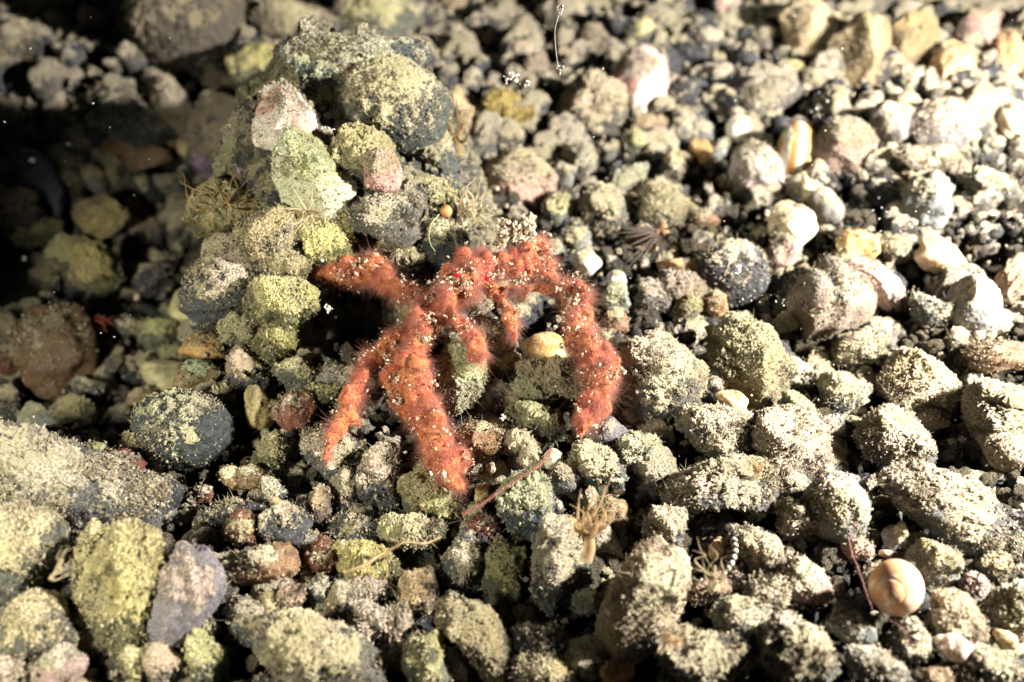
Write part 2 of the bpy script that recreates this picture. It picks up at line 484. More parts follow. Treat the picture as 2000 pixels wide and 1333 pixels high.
S_(624, 990, 52, 80, -15, 'tan', 'upright pale brown pebble beside the round dark grey one', tint=(1, .88, .75), lift=.6)
# near lower corner
S_(120, 955, 415, 190, -27, 'heavy', 'great sloping slab with spiny crumbs along its edge', lump=.08, cuts=6, cutd=.5, thick=120, lift=.35)
S_(40, 1082, 180, 172, 0, 'heavy', 'rounded tan boulder under the great sloping slab', lift=.6, tint=(1.1, 1.1, .85))
S_(243, 1165, 175, 265, -25, 'yel', 'big yellow-crusted leaning slab in the near corner', cuts=7, cutd=.55, lift=.7, tint=(1.15, 1.1, 1.0), thick=110)
S_(172, 1098, 52, 155, -12, 'yel', 'thin curved plate standing beside the yellow-crusted slab', lift=1.6, thick=40)
S_(368, 1165, 128, 190, -14, 'grey', 'smooth lilac-grey rock beside the yellow-crusted slab', tint=(.9, .85, .95), lift=1.0)
S_(75, 1222, 165, 130, 10, 'green', 'dark green rock below the rounded tan boulder')
S_(110, 1305, 110, 85, 0, 'tan', 'tan rock at the bottom edge below the dark green rock')
S_(20, 1320, 80, 70, 0, 'heavy', 'crusty pebble in the bottom corner of the picture')
S_(272, 1298, 66, 62, 0, 'yel', 'yellow crumbly pebble below the yellow-crusted slab')
S_(325, 1300, 76, 90, 15, 'tan', 'tan upright pebble at the bottom edge below the lilac-grey rock')
S_(403, 1290, 88, 115, -12, 'green', 'greenish-grey pointed rock at the bottom edge')
S_(515, 1108, 142, 96, -4, 'brown', 'warm brown rounded rock with fine white felt', tint=(1.2, 1.15, 1.1))
S_(566, 1172, 66, 60, 0, 'tan', 'pinkish tan pebble under the warm brown rock', tint=(1.1, .9, .85))
S_(490, 1215, 115, 86, -10, 'slate', 'dark crusty rock under the warm brown rock')
S_(690, 1036, 125, 62, -5, 'dark', 'charcoal rock lying flat below the crab leg tip')
S_(626, 1090, 66, 78, -30, 'maroon', 'brown pebble between the warm brown rock and the grooved yellow one', tint=(.9, .9, .8))
S_(720, 1105, 118, 78, -15, 'yel', 'yellow-green rock with a dark groove', lift=.6, cuts=7, tint=(1.15, 1.15, .9), lump=.08)
S_(669, 1072, 40, 32, 20, 'cream', 'little translucent chip on the grooved yellow-green rock', lift=2.2, tint=(.7, .72, .45))
S_(805, 1042, 122, 66, 0, 'yel', 'flat yellow-green slab under a pinkish crust', lift=.6)
S_(905, 1102, 84, 120, -15, 'slate', 'grey rock with white felt below the flat yellow-green slab', tint=(1.5, 1.5, 1.5))
S_(815, 1162, 80, 100, 5, 'tan', 'rounded pinkish tan pebble above the long leaning slab', tint=(1.1, .95, .85), lift=.5)
S_(715, 1162, 108, 72, 0, 'slate', 'grey crusty rock below the grooved yellow-green rock')
S_(628, 1155, 60, 66, 0, 'slate', 'dark grey pebble in the gap above the pale crusted boulder')
S_(742, 1225, 122, 80, 0, 'heavy', 'white-crumbed grey rock behind the pale crusted boulder')
S_(625, 1287, 250, 152, -6, 'heavy', 'large pale crusted boulder at the bottom edge', lift=.6, tint=(1.3, 1.25, 1.15))
S_(825, 1306, 98, 145, -6, 'green', 'greenish pointed rock at the bottom edge beside a black gap', lift=.5, sharp=-.35)
S_(940, 1248, 205, 92, -52, 'pale', 'long leaning slab with ragged yellow side at the bottom', lift=.7, cuts=8, cutd=.5, tint=(.85, .8, .68))
S_(822, 965, 78, 80, 10, 'yel', 'fuzzy yellow-green pebble at the tip of the stout crab leg', lift=.5)
S_(742, 938, 98, 132, 18, 'slate', 'dark slate rock under the gap between two crab legs', lift=.4)
S_(650, 888, 122, 104, -12, 'slate', 'slate rock that the thin crab leg stands on', tint=(1.4, 1.4, 1.4), lift=.7)
S_(677, 962, 44, 96, 12, 'slate', 'narrow upright pebble under the slate rock with the crab leg')
S_(935, 862, 92, 82, -30, 'brown', 'olive-brown pebble beside the stout crab leg', tint=(1, 1, .8), lift=.5)
S_(942, 964, 30, 38, 0, 'cream', 'tiny pale cone-shaped pebble beside the red twig', lift=1.2, tint=(.8, .8, .6))
S_(958, 915, 22, 24, 0, 'cream', 'tiny grey-cream bead below the olive-brown pebble', lift=1.2, tint=(.6, .62, .6))
S_(1028, 988, 112, 122, -8, 'slate', 'blue-black slate rock under the red twig', lift=.5)
S_(872, 992, 95, 58, -20, 'pale', 'pale fan-like crust under the stout leg tip', tint=(.85, .8, .6))
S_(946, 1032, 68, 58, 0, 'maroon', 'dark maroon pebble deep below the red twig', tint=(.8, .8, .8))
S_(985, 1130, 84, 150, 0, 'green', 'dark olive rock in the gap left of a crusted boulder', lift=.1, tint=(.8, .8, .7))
# beside and under the crab
S_(1080, 898, 38, 44, -8, 'white', 'shiny white rounded pebble at the end of the red twig', lift=1.6, cuts=2, tint=(1, .95, .82))
S_(1104, 934, 72, 66, 0, 'grey', 'grey pebble right under the shiny white one', tint=(.8, .8, .8))
S_(1165, 917, 122, 84, -22, 'slate', 'grey crusted rock between the white pebble and the tan boulder', tint=(1.3, 1.3, 1.3))
S_(1240, 886, 92, 80, -15, 'tan', 'tan-grey pebble below the claw tip of the hairy leg')
S_(1045, 828, 118, 70, -24, 'tan', 'wedge-shaped grey-tan rock under the crab', cuts=8, cutd=.5, lift=.5, tint=(.95, 1, .85))
S_(1012, 872, 78, 46, -8, 'pale', 'lumpy pale pebble under the wedge-shaped rock', lift=.6)
S_(1068, 678, 94, 58, -14, 'amber', 'glossy amber and white pebble under the crab', cuts=2, lift=.6, name='pebble')
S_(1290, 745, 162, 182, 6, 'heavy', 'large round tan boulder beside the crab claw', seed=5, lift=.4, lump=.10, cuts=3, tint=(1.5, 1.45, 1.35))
S_(1092, 742, 150, 62, -14, 'pale', 'lumpy pale crust bridging under the crab', lift=1.5, tint=(1.15, 1.12, 1.0))
S_(905, 735, 84, 165, -8, 'pale', 'upright greenish-cream crust pillar under the crab claws', lift=1.3, tint=(1.1, 1.15, .95))
S_(960, 668, 90, 78, -12, 'pale', 'pale crumbly rock behind the two small claws', lift=1.2, tint=(1.15, 1.12, 1.0))
S_(1035, 770, 90, 60, -15, 'slate', 'dark stone in the shade under the pale crust bridge', lift=.3)
S_(1000, 790, 60, 50, 0, 'dark', 'black pebble in the shade beside the wedge-shaped rock', lift=0)
S_(1145, 512, 58, 56, -20, 'white', cuts=1, label='white rounded pebble just behind the raised crab joint', tint=(1, .95, .85), lift=.6)
S_(1206, 546, 44, 32, -10, 'white', 'small white-capped pebble behind the hairy leg', lift=1.2)
S_(1203, 585, 56, 70, -15, 'grey', 'grey pebble beneath the small white-capped one')
S_(1125, 468, 60, 56, 0, 'grey', 'small grey pebble above the white rounded one')
S_(1272, 582, 82, 62, -55, 'tan', 'grey-tan tilted pebble beside the brown two-layered one', tint=(.9, .9, .95))
S_(1330, 572, 98, 70, -28, 'pale', 'grey-white lower half of the two-layered pebble', tint=(.75, .75, .75), lift=.4)
S_(1328, 526, 88, 46, -18, 'orange', 'tan-orange pebble resting on a grey-white one', lift=1.2)
S_(1397, 600, 46, 60, -5, 'brown', 'olive translucent ring-like pebble beside the charcoal boulder', tint=(1.3, 1.35, 1))
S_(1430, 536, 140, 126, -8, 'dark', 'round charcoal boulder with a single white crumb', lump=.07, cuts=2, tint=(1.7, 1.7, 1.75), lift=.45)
S_(1300, 410, 112, 98, -8, 'pale', 'tan crumbly rock above the dark spiny urchin', tint=(.8, .75, .65))
S_(1092, 418, 64, 76, 0, 'green', 'sage green pebble above the raised crab joint', tint=(1.5, 1.6, 1.5))
S_(1177, 415, 88, 96, 0, 'heavy', 'upright crusted tan pebble beside the sage green one', tint=(1.3, 1.25, 1.15), lift=.6)
# the outcrop
S_(735, 50, 188, 142, -15, 'green', 'green-grey crusted rock at the back top of the outcrop', tint=(1.2, 1.2, 1.2))
S_(582, 55, 171, 89, -8, 'heavy', 'tan-crusted flat rock at the top of the outcrop', tint=(1.2, 1.15, 1.05))
S_(676, 135, 299, 160, -12, 'slate', 'broad dark slate rock across the top of the outcrop', lift=0.35, lump=.08)
S_(495, 142, 96, 135, -12, 'green', 'green-grey crusted rock on the shaded shoulder of the outcrop', lift=1.2, tint=(1.2, 1.2, 1))
S_(560, 234, 112, 128, -14, 'pinkw', 'white stone with a pink-red top on the outcrop', lift=0.78, cuts=6)
S_(440, 284, 146, 169, -12, 'lilac', 'dark rock with lilac crust on the shoulder of the outcrop', lift=0.43)
S_(612, 358, 142, 219, 24, 'creamc', 'cream upright slab furred with yellow felt', lift=0.95, cuts=7, cutd=.6, thick=80, lump=.08)
S_(765, 210, 217, 171, -18, 'slate', 'big domed slate rock dotted with tan crumbs', lift=0.64, lump=.07, cuts=2, tint=(1.1, 1.1, 1))
S_(715, 312, 125, 105, -10, 'heavy', 'tan crumbly rock between slab and dome on the outcrop', lift=0.70, tint=(1.3, 1.2, 1.05))
S_(745, 335, 71, 78, 15, 'pink', 'pink knob-like pebble in the middle of the outcrop', lift=2.20, cuts=2)
S_(752, 425, 148, 100, -5, 'tan', 'yellow-green crumbly rock right above the crab body', lift=0.78)
S_(865, 482, 107, 100, -10, 'dark', 'blue-black speckled stone touching the crab back', lift=0.78, lump=.06, cuts=2)
S_(845, 312, 96, 148, 10, 'slate', 'dark rock at the sunny end of the outcrop', lift=0.35)
S_(888, 240, 78, 132, 6, 'tan', 'tan translucent-looking rock behind the brown tentacles', tint=(1.15, 1.05, .9), lift=0.43)
S_(848, 395, 103, 91, 0, 'heavy', 'pale crumbly rock below the dark end of the outcrop', lift=0.52, tint=(1.2, 1.15, 1))
S_(905, 430, 103, 68, -15, 'pale', 'pale rock that carries the short-tentacled anemone', lift=0.52)
S_(455, 548, 185, 173, -10, 'slate', 'dark speckled boulder with pale rim at the outcrop foot', lift=0.64, lump=.08)
S_(535, 470, 137, 120, 0, 'yel', 'yellow crumbly rock below the cream slab', lift=0.60, tint=(.95, .9, .8))
S_(632, 462, 125, 123, 5, 'yel', 'yellow-green furry rock behind the far crab leg tip', lift=0.70, tint=(1.15, 1.12, .9))
S_(450, 420, 171, 125, -10, 'yel', 'olive crusted rock under the long-tentacled anemone', lift=0.43, tint=(.85, .82, .7))
S_(548, 590, 137, 114, 25, 'yel', 'yellow crusted rock at the mouth of the cave', lift=0.74, tint=(1.05, 1, .9))
S_(470, 640, 80, 84, -10, 'yel', 'crumbly tan pebble hanging under the pale-rimmed boulder', lift=0.60)
S_(545, 662, 109, 68, 35, 'yel', 'lower lip of yellow crust at the cave mouth', lift=0.60, tint=(.9, .85, .7))
S_(575, 735, 91, 68, -10, 'green', 'dim green-brown pebble below the cave mouth')
S_(560, 520, 91, 80, 0, 'yel', 'small yellow rock wedged between two crusted boulders', lift=0.78, tint=(.9, .85, .75))
S_(690, 515, 125, 62, -12, 'pale', 'pale crumbly ledge behind the far crab leg', lift=0.64, tint=(.85, .8, .7))
S_(790, 505, 103, 71, -12, 'pale', 'pale crumbly ledge behind the crab shoulder', lift=0.60, tint=(.85, .8, .7))
S_(812, 612, 50, 50, 0, 'yel', 'yellow rock at the inner edge of the cave', lift=0.43)
S_(720, 770, 91, 84, -8, 'tan', 'grey-tan pebble behind the two front crab legs', lift=0.35, tint=(.9, .85, .8))
S_(630, 770, 68, 52, 10, 'green', 'small olive pebble below the cave', tint=(1.1, 1.1, .9))
S_(690, 745, 80, 50, 0, 'slate', 'small slate pebble behind the thin crab leg')
# beyond the crab
S_(1247, 160, 110, 132, -4, 'pinkw', 'bright white and pink boulder beyond the crab', lift=.7, cuts=3, tint=(1.05, 1, .95))
S_(1160, 92, 62, 84, 0, 'tan', 'round grey-brown pebble behind the white and pink boulder', tint=(.75, .72, .7))
S_(987, 218, 104, 76, 0, 'yel', 'yellow pebble beside a dark gap beyond the outcrop', tint=(1.15, 1.0, .65))
S_(1155, 216, 140, 136, -5, 'heavy', 'crusted tan rock in front of the white and pink boulder', tint=(1.35, 1.2, 1.05))
S_(1013, 350, 144, 108, -18, 'pink', 'lumpy pink rock above the short-tentacled anemone', lump=.22)
S_(1018, 112, 72, 60, -15, 'grey', 'grey-tan pebble above the dark gap')
S_(1097, 346, 44, 64, 15, 'grey', 'slim grey pebble between the pink rock and a pale one')
S_(1137, 318, 56, 78, 0, 'pale', 'pale pebble beside the slim grey one')
S_(1242, 290, 50, 66, 25, 'green', 'grey-green tilted pebble below the white and pink boulder')
S_(1317, 330, 44, 78, 0, 'tan', 'slim tan upright pebble above the crumbly tan rock', tint=(1.2, 1.15, 1.1))
S_(1222, 352, 82, 60, 0, 'pale', 'flat pale pebble above the upright crusted one')
S_(1337, 256, 60, 68, -10, 'grey', 'grey oval pebble beside the pure white one')
S_(1368, 300, 46, 54, 0, 'orange', 'orange-brown pebble below the grey oval one', tint=(.9, .7, .5))
S_(1443, 251, 54, 50, 30, 'white', 'pure white rounded pebble beyond the crab', cuts=3, lift=1.2)
S_(1557, 292, 72, 104, -6, 'shell', 'cream ribbed shell with orange grooves among far pebbles', name='ribbed_shell', cat='shell', cuts=0, lump=.04, lift=.8)
S_(1480, 342, 104, 122, -5, 'lilacp', 'pale lilac rock beside the ribbed shell', cuts=7)
S_(1582, 372, 28, 78, 18, 'cream', 'curved cream finger-like pebble under the ribbed shell', lift=1.6)
S_(1543, 440, 92, 90, -40, 'cream', 'bright cream pebble with a dark dot beyond the charcoal boulder', lift=.8)
S_(1530, 490, 62, 90, -20, 'tan', 'elongated tan pebble below the bright cream one', tint=(1.3, 1.25, 1.15))
S_(1592, 75, 135, 132, 10, 'tan', 'big mottled rock with a pink cap near the top edge', tint=(1.15, 1.1, 1))
S_(1590, 42, 70, 40, -40, 'pinkw', 'salmon-pink cap of coralline on the big mottled rock', lift=2.6, tint=(1, .55, .5))
S_(1682, 115, 120, 165, 5, 'pale', 'tall bright tan rock beside the pink-capped one', tint=(.9, .82, .7), lift=.5)
S_(1770, 102, 100, 150, -12, 'pale', 'tall tan rock with a shaded flank near the top edge', tint=(.85, .75, .6), lift=.5)
S_(1860, 130, 82, 100, -15, 'orange', 'orange-tan rock between two dark gaps in the far corner', tint=(1, .95, .9))
S_(1908, 60, 80, 92, -15, 'tan', 'brown-tan rock in the far corner')
S_(1963, 115, 66, 112, 0, 'orange', 'orange-rimmed upright rock in the far corner', tint=(.9, .8, .7))
S_(1505, 196, 128, 88, -10, 'tan', 'grey flat rock above the ribbed shell', tint=(.95, .95, 1))
S_(1645, 288, 112, 112, 0, 'tan', 'grey speckled rock beside the ribbed shell', tint=(.8, .8, .8))
S_(1740, 250, 84, 92, -15, 'grey', 'grey rounded rock between speckled and tan rocks', tint=(1.1, 1.1, 1.1))
S_(1835, 246, 132, 112, -20, 'tan', 'wide grey-tan rock in the far field', tint=(1.1, 1.05, 1.05))
S_(1980, 240, 64, 76, 0, 'cream', 'cream pebble cut by the frame edge in the far field', tint=(.95, .9, .8))
S_(1815, 316, 144, 62, -8, 'pale', 'flat pale rock above the round grey one')
S_(1812, 392, 96, 112, 0, 'grey', 'round grey rock in the far field under the flat pale one', lift=.5)
S_(1938, 366, 124, 62, -3, 'tan', 'flat grey-tan rock at the frame edge above the dark gap', tint=(1.1, 1.1, 1.1))
# bright side
S_(1460, 708, 142, 178, 4, 'pale', 'crumbly rock with finger-like lumps on top', lump=.2, tint=(.82, .78, .68), lift=.5)
S_(1427, 786, 66, 48, -18, 'cream', 'smooth cream oval pebble in front of the fingered rock', lift=1.3, tint=(1.05, .95, .8))
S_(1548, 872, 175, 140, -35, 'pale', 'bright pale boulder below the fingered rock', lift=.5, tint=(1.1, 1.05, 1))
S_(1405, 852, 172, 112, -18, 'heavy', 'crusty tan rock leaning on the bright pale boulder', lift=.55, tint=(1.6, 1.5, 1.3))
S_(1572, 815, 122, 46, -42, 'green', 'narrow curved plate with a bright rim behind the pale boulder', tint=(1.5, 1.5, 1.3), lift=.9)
S_(1548, 722, 58, 50, 0, 'creamc', 'small white pebble with a green stain beside the fingered rock')
S_(1622, 592, 165, 165, -15, 'tan', 'big grey-tan rock beyond the charcoal boulder', tint=(.75, .77, .78), lift=.35)
S_(1706, 548, 122, 66, -42, 'pinkw', 'bright white wedge with a magenta spot', lift=.9, tint=(1.1, 1.0, 1))
S_(1900, 596, 98, 112, 5, 'grey', 'smooth round light grey pebble in the bright field', name='pebble', lump=.05, cuts=1, tint=(1.7, 1.65, 1.6), lift=.6)
S_(1825, 612, 92, 84, 0, 'slate', 'dark crumbly pebble beside the smooth light grey one')
S_(1840, 505, 106, 68, -30, 'cream', 'bright cream-white rock above the smooth light grey pebble', tint=(1, .92, .85))
S_(1675, 482, 84, 66, -15, 'orange', 'tan pebble above the white wedge', tint=(1.1, 1.1, 1.1))
S_(1548, 556, 92, 56, 12, 'dark', 'dark hollowed pebble with a pale upper edge')
S_(1680, 686, 116, 92, -12, 'pale', 'bright lumpy rock with short spikes beside the big grey-tan one', lump=.25, tint=(1.1, 1.05, .95))
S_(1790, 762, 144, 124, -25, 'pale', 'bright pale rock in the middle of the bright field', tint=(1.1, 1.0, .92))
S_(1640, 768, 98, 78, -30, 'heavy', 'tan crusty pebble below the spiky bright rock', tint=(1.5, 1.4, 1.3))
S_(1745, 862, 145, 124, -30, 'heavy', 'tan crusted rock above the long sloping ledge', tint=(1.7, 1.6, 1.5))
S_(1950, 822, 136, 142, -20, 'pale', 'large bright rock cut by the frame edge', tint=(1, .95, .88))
S_(1950, 700, 140, 80, -15, 'brown', 'dark brown rock in the shaded gap at the frame edge', tint=(.7, .7, .7), lift=.1)
S_(1976, 550, 62, 92, -8, 'pale', 'tan upright rock cut by the frame edge', tint=(.9, .85, .8))
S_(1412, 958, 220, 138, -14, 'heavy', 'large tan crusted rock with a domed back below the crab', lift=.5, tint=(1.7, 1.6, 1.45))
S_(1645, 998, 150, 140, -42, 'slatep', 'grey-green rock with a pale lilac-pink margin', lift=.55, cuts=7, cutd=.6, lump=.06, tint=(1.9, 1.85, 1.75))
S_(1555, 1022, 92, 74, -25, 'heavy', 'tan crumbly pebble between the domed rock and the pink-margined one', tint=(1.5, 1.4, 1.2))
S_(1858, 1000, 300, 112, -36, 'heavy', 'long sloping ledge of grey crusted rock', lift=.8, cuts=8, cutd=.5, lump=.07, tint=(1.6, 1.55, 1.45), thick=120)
S_(1962, 880, 104, 78, -25, 'pale', 'bright pale rock above the long sloping ledge')
S_(1820, 1108, 108, 94, -15, 'pale', 'bright pale rock behind the orange snail', tint=(1, .95, .85))
S_(1912, 1158, 74, 64, -20, 'slate', 'dark crusty pebble beyond the orange snail')
S_(1975, 1195, 94, 112, -15, 'pale', 'bright tan rock cut by the frame below the long ledge', tint=(1, .95, .88))
S_(1752, 1046, 58, 56, -20, 'grey', 'small grey pebble above the orange snail', tint=(1.2, 1.2, 1.2))
S_(1668, 1220, 118, 78, -40, 'pale', 'white-grey tilted rock below the orange snail', lift=.6)
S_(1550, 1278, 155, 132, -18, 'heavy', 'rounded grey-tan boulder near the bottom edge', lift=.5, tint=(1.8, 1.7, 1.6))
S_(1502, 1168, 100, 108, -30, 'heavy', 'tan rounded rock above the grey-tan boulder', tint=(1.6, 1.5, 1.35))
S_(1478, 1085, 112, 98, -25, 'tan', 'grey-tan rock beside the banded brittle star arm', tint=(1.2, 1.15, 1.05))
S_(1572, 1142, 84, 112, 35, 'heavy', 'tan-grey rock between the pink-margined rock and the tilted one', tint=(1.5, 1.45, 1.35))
S_(1870, 1218, 116, 104, -18, 'pale', 'crumbly pale rock below the orange snail and above a white blob', tint=(.95, .9, .8))
S_(1866, 1268, 74, 56, -10, 'white', 'creamy white blob-like pebble near the bottom edge', lift=1.4, tint=(1, .93, .85))
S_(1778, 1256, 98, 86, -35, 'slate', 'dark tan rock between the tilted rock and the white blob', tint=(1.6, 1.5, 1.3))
S_(1716, 1308, 134, 72, -20, 'tan', 'tan flat rock at the bottom edge below the tilted rock')
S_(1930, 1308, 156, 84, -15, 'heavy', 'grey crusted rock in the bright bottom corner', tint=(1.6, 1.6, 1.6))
# below the crab, centre and sunlit side
S_(1090, 1112, 118, 188, 14, 'slate', 'tall dark boulder with crumbly flank beside the tan anemone', lift=.6, tint=(1.3, 1.25, 1.15))
S_(1107, 1032, 54, 52, 0, 'orange', 'smooth tan pebble on top of the tall dark boulder', lift=2.0, tint=(.95, .95, .9))
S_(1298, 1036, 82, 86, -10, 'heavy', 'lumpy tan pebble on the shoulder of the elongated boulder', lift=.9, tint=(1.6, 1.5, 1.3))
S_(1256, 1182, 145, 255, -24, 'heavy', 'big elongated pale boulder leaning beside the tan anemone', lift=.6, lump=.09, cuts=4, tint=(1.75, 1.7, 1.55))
S_(1200, 1010, 66, 84, 10, 'pale', 'pale pebble behind the tan anemone', tint=(.85, .8, .7))
S_(1050, 1256, 115, 74, -8, 'dark', 'dark pebble with white crust below the tall dark boulder', name='rock')
S_(1068, 1314, 136, 62, -12, 'pale', 'pale spiny rock at the bottom edge below the dark crusted one', tint=(.9, .85, .75))
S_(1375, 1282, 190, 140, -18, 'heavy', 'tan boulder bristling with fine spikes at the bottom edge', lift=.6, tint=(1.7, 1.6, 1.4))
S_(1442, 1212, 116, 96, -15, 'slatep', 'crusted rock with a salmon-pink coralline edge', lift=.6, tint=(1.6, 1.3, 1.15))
S_(1402, 1072, 34, 44, -10, 'cream', 'small cream pebble beside the banded brittle star arm', lift=1.4, tint=(.9, .85, .75))
S_(1205, 1318, 66, 56, 0, 'orange', 'tan pebble at the bottom edge below the big elongated boulder', tint=(.85, .85, .8))
S_(1385, 1150, 92, 64, -10, 'tan', 'furry tan pebble above the bristling boulder', tint=(.9, .85, .75))
HEROES = [o for o in C.objects if o.get('category') in ('rock', 'pebble', 'shell')]

# ------------------------------------------------------------------ smaller countable pebbles between them
LM = [('orange snail', 1748, 1148), ('tan anemone', 1150, 1020), ('shiny white pebble', 1080, 898), ('amber pebble', 1068, 680), ('charcoal boulder', 1430, 536),
 ('spiny urchin', 1290, 450), ('pure white pebble', 1443, 251), ('ribbed shell', 1557, 292), ('white and pink boulder', 1247, 160), ('yellow far pebble', 987, 218),
 ('lumpy pink rock', 1013, 350), ('big smooth boulder', 365, 40), ('crumbly lip', 135, 805), ('dark slate boulder', 358, 842), ('two-toned stone', 545, 805),
 ('great sloping slab', 120, 955), ('yellow-crusted slab', 255, 1165), ('lilac-grey rock', 368, 1165), ('warm brown rock', 515, 1108), ('pale crusted boulder', 625, 1287),
 ('grooved yellow rock', 720, 1105), ('long leaning slab', 940, 1248), ('red twig', 985, 950), ('elongated pale boulder', 1256, 1182), ('bristling boulder', 1375, 1282),
 ('salmon-edged rock', 1442, 1212), ('pink-margined rock', 1645, 998), ('long sloping ledge', 1858, 1000), ('light grey pebble', 1900, 596), ('magenta-spotted wedge', 1706, 548),
 ('fingered rock', 1460, 708), ('round tan boulder', 1290, 745), ('pink-capped rock', 1592, 75), ('round grey far rock', 1812, 392), ('domed crusted rock', 1412, 958),
 ('spiky bright rock', 1680, 686), ('grey-tan boulder', 1550, 1278), ('white blob', 1866, 1268), ('brown boulder', 118, 685), ('cream triangle', 370, 607),
 ('blue-grey rock', 75, 343), ('crusted tan rock', 1155, 216), ('tall tan rock', 1770, 102), ('sage pebble', 1092, 418), ('bright cream pebble', 1543, 440)]
rnd = random.Random(11)
HE = []
import re
_src = None
def covered(x, y, pad):
    for (cx, cy, a, b, co, si) in HE:
        dx, dy = x - cx, y - cy
        u, v_ = dx * co - dy * si, dx * si + dy * co
        if (u / (a + pad)) ** 2 + (v_ / (b + pad)) ** 2 < 1: return True
    return False
for o in HEROES:
    p = np.array(o.location) - CAM
    dpt = p @ F
    co = np.empty(len(o.data.vertices) * 3, np.float32); o.data.vertices.foreach_get('co', co); co = co.reshape(-1, 3)[::max(1, len(co) // 500)]
    sx = 1000 + FPX * ((co + p) @ R) / ((co + p) @ F); sy = 666.5 - FPX * ((co + p) @ U) / ((co + p) @ F)
    m_ = np.cov(np.stack([sx, sy])); ev, evec = np.linalg.eigh(m_)
    ax = evec[:, 1]
    HE.append((sx.mean(), sy.mean(), 1.72 * math.sqrt(ev[1]), 1.72 * math.sqrt(ev[0]), ax[0], -ax[1]))
used = set()
def fill_label(x, y, r, tone):
    ls = sorted(LM, key=lambda q: (q[1] - x) ** 2 + (q[2] - y) ** 2)
    size = 'tiny' if r < 15 else ('small' if r < 22 else 'rounded')
    for i, j in ((0, 1), (0, 2), (1, 2), (0, 3), (1, 3), (2, 3), (0, 4)):
        A, B = ls[i], ls[j]
        vert = 'above' if y < A[2] - 25 else ('below' if y > A[2] + 25 else 'beside')
        l = f'{size} {tone} pebble {vert} the {A[0]} towards the {B[0]}'
        if l not in used: break
    used.add(l)
    return l
CRAB_KEEP = [(570, 545, 775, 715)]
TONES = [('tan', 'tan', (1.1, 1.05, .95)), ('grey', 'grey', (1, 1, 1)), ('slate', 'dark grey', (1.2, 1.2, 1.2)), ('heavy', 'sandy', (1.4, 1.3, 1.15)), ('pale', 'pale', (.9, .85, .75)),
         ('brown', 'brown', (1, 1, .9)), ('green', 'olive', (1.1, 1.1, 1)), ('cream', 'cream', (.85, .8, .65)), ('pink', 'pinkish', (.9, .85, .8)), ('filmtan', 'light brown', (1, 1, 1)), ('filmgrey', 'smooth grey', (1.1, 1.1, 1.1)), ('filmrose', 'rosy', (1, 1, 1))]
WT = [4, 3, 4, 4, 3, 2, 1.5, .6, .5, 3, 3, 1.5]
FILL = []
tries = 0
nfill = 300 - len(HEROES)
while len(FILL) < nfill and tries < 60000:
    tries += 1
    rmax = 34 - 14 * min(1, tries / 20000)
    x = rnd.uniform(-10, 2010); y = rnd.uniform(-5, 1340)
    r = rnd.uniform(rmax * .55, rmax)
    if covered(x, y, r * .05) or any((x - a) ** 2 + (y - b) ** 2 < (r * .8 + c_ * .8) ** 2 for a, b, c_ in FILL): continue
    if any(a < x < c_ and b < y < d for a, b, c_, d in CRAB_KEEP): continue
    FILL.append((x, y, r))
    mt, tone, tint = rnd.choices(TONES, WT)[0]
    q = rnd.uniform(.8, 1.15)
    stone(x, y, 2 * r * rnd.uniform(.95, 1.3), 2 * r * rnd.uniform(.75, 1.0), rnd.uniform(-60, 30), mt, fill_label(x, y, r, tone), level=5 if r > 17 else 4, name='pebble', cat='pebble',
          group='small pebbles scattered between the larger stones', lift=rnd.uniform(0, .5), tint=tuple(c_ * q for c_ in tint), cuts=rnd.choice((1, 3, 6)))
print('heroes', len(HEROES), 'fill', len(FILL))

# ------------------------------------------------------------------ gravel underneath: uncountable, one object per kind of grain
def gravel(name, n, box, rr, lev, mat, seed, sink):
    rs = np.random.RandomState(seed)
    protos = [shape(rs, lev, .16, 4, .75) for _ in range(10)]
    Vs, Fs, Us, off = [], [], [], 0
    for _ in range(n):
        x = rs.uniform(box[0], box[1]); y = rs.uniform(box[2], box[3])
        if abs(x + 3.0) < 1.1 and abs(y - .30) < 1.1: continue
        r = rr[0] + (rr[1] - rr[0]) * rs.rand() ** 2
        v, f = protos[rs.randint(10)]
        A = np.linalg.qr(rs.normal(size=(3, 3)))[0]
        s_ = r * np.array([1, rs.uniform(.6, 1), rs.uniform(.5, .9)])
        vv_ = (v * s_) @ A
        z = float(H(x, y)) + r * rs.uniform(-.3, .6) - sink
        Vs.append(vv_ + (x, y, z)); Fs.append(f + off); Us.append((vv_ / r)[:, 2]); off += len(v)
    V = np.concatenate(Vs); Fa = np.concatenate(Fs)
    o = link(name, mesh_of(name, V, Fa, M[mat], {'rp': V, 'up': np.concatenate(Us), 'lp': V}))
    tag(o, None, None, kind='stuff')
    return o
gravel('gravel', 1100, (-12.5, 12, -8.5, 7), (.14, .50), 3, 'tan', 1, .42)
gravel('gravel', 900, (-12.5, 12, -8.5, 7), (.14, .50), 3, 'dark', 2, .45)
gravel('gravel', 1000, (-10, 12, -8.5, 7), (.10, .36), 3, 'silt', 3, .35)
gravel('gravel', 2600, (-10, 12, -8.5, 7), (.05, .17), 2, 'silt', 8, .14)  # small chips take the darkened colour so the gaps look black
gravel('gravel', 1500, (-10, 12, -8.5, 7), (.05, .15), 2, 'tan', 9, .20)
gravel('gravel', 700, (-15, 20, 6.5, 19), (.2, .75), 3, 'tan', 4, .3)
gravel('gravel', 500, (-15, 20, 6.5, 19), (.2, .65), 3, 'heavy', 5, .25)
gravel('gravel', 900, (-15, 20, 6.5, 19), (.15, .6), 3, 'dark', 6, .25)
gravel('gravel', 1800, (-15, 20, 6.5, 19), (.10, .26), 2, 'tan', 10, .05)
gravel('gravel', 90, (-10, 12, -8.5, 12), (.05, .14), 3, 'cream', 7, .05)
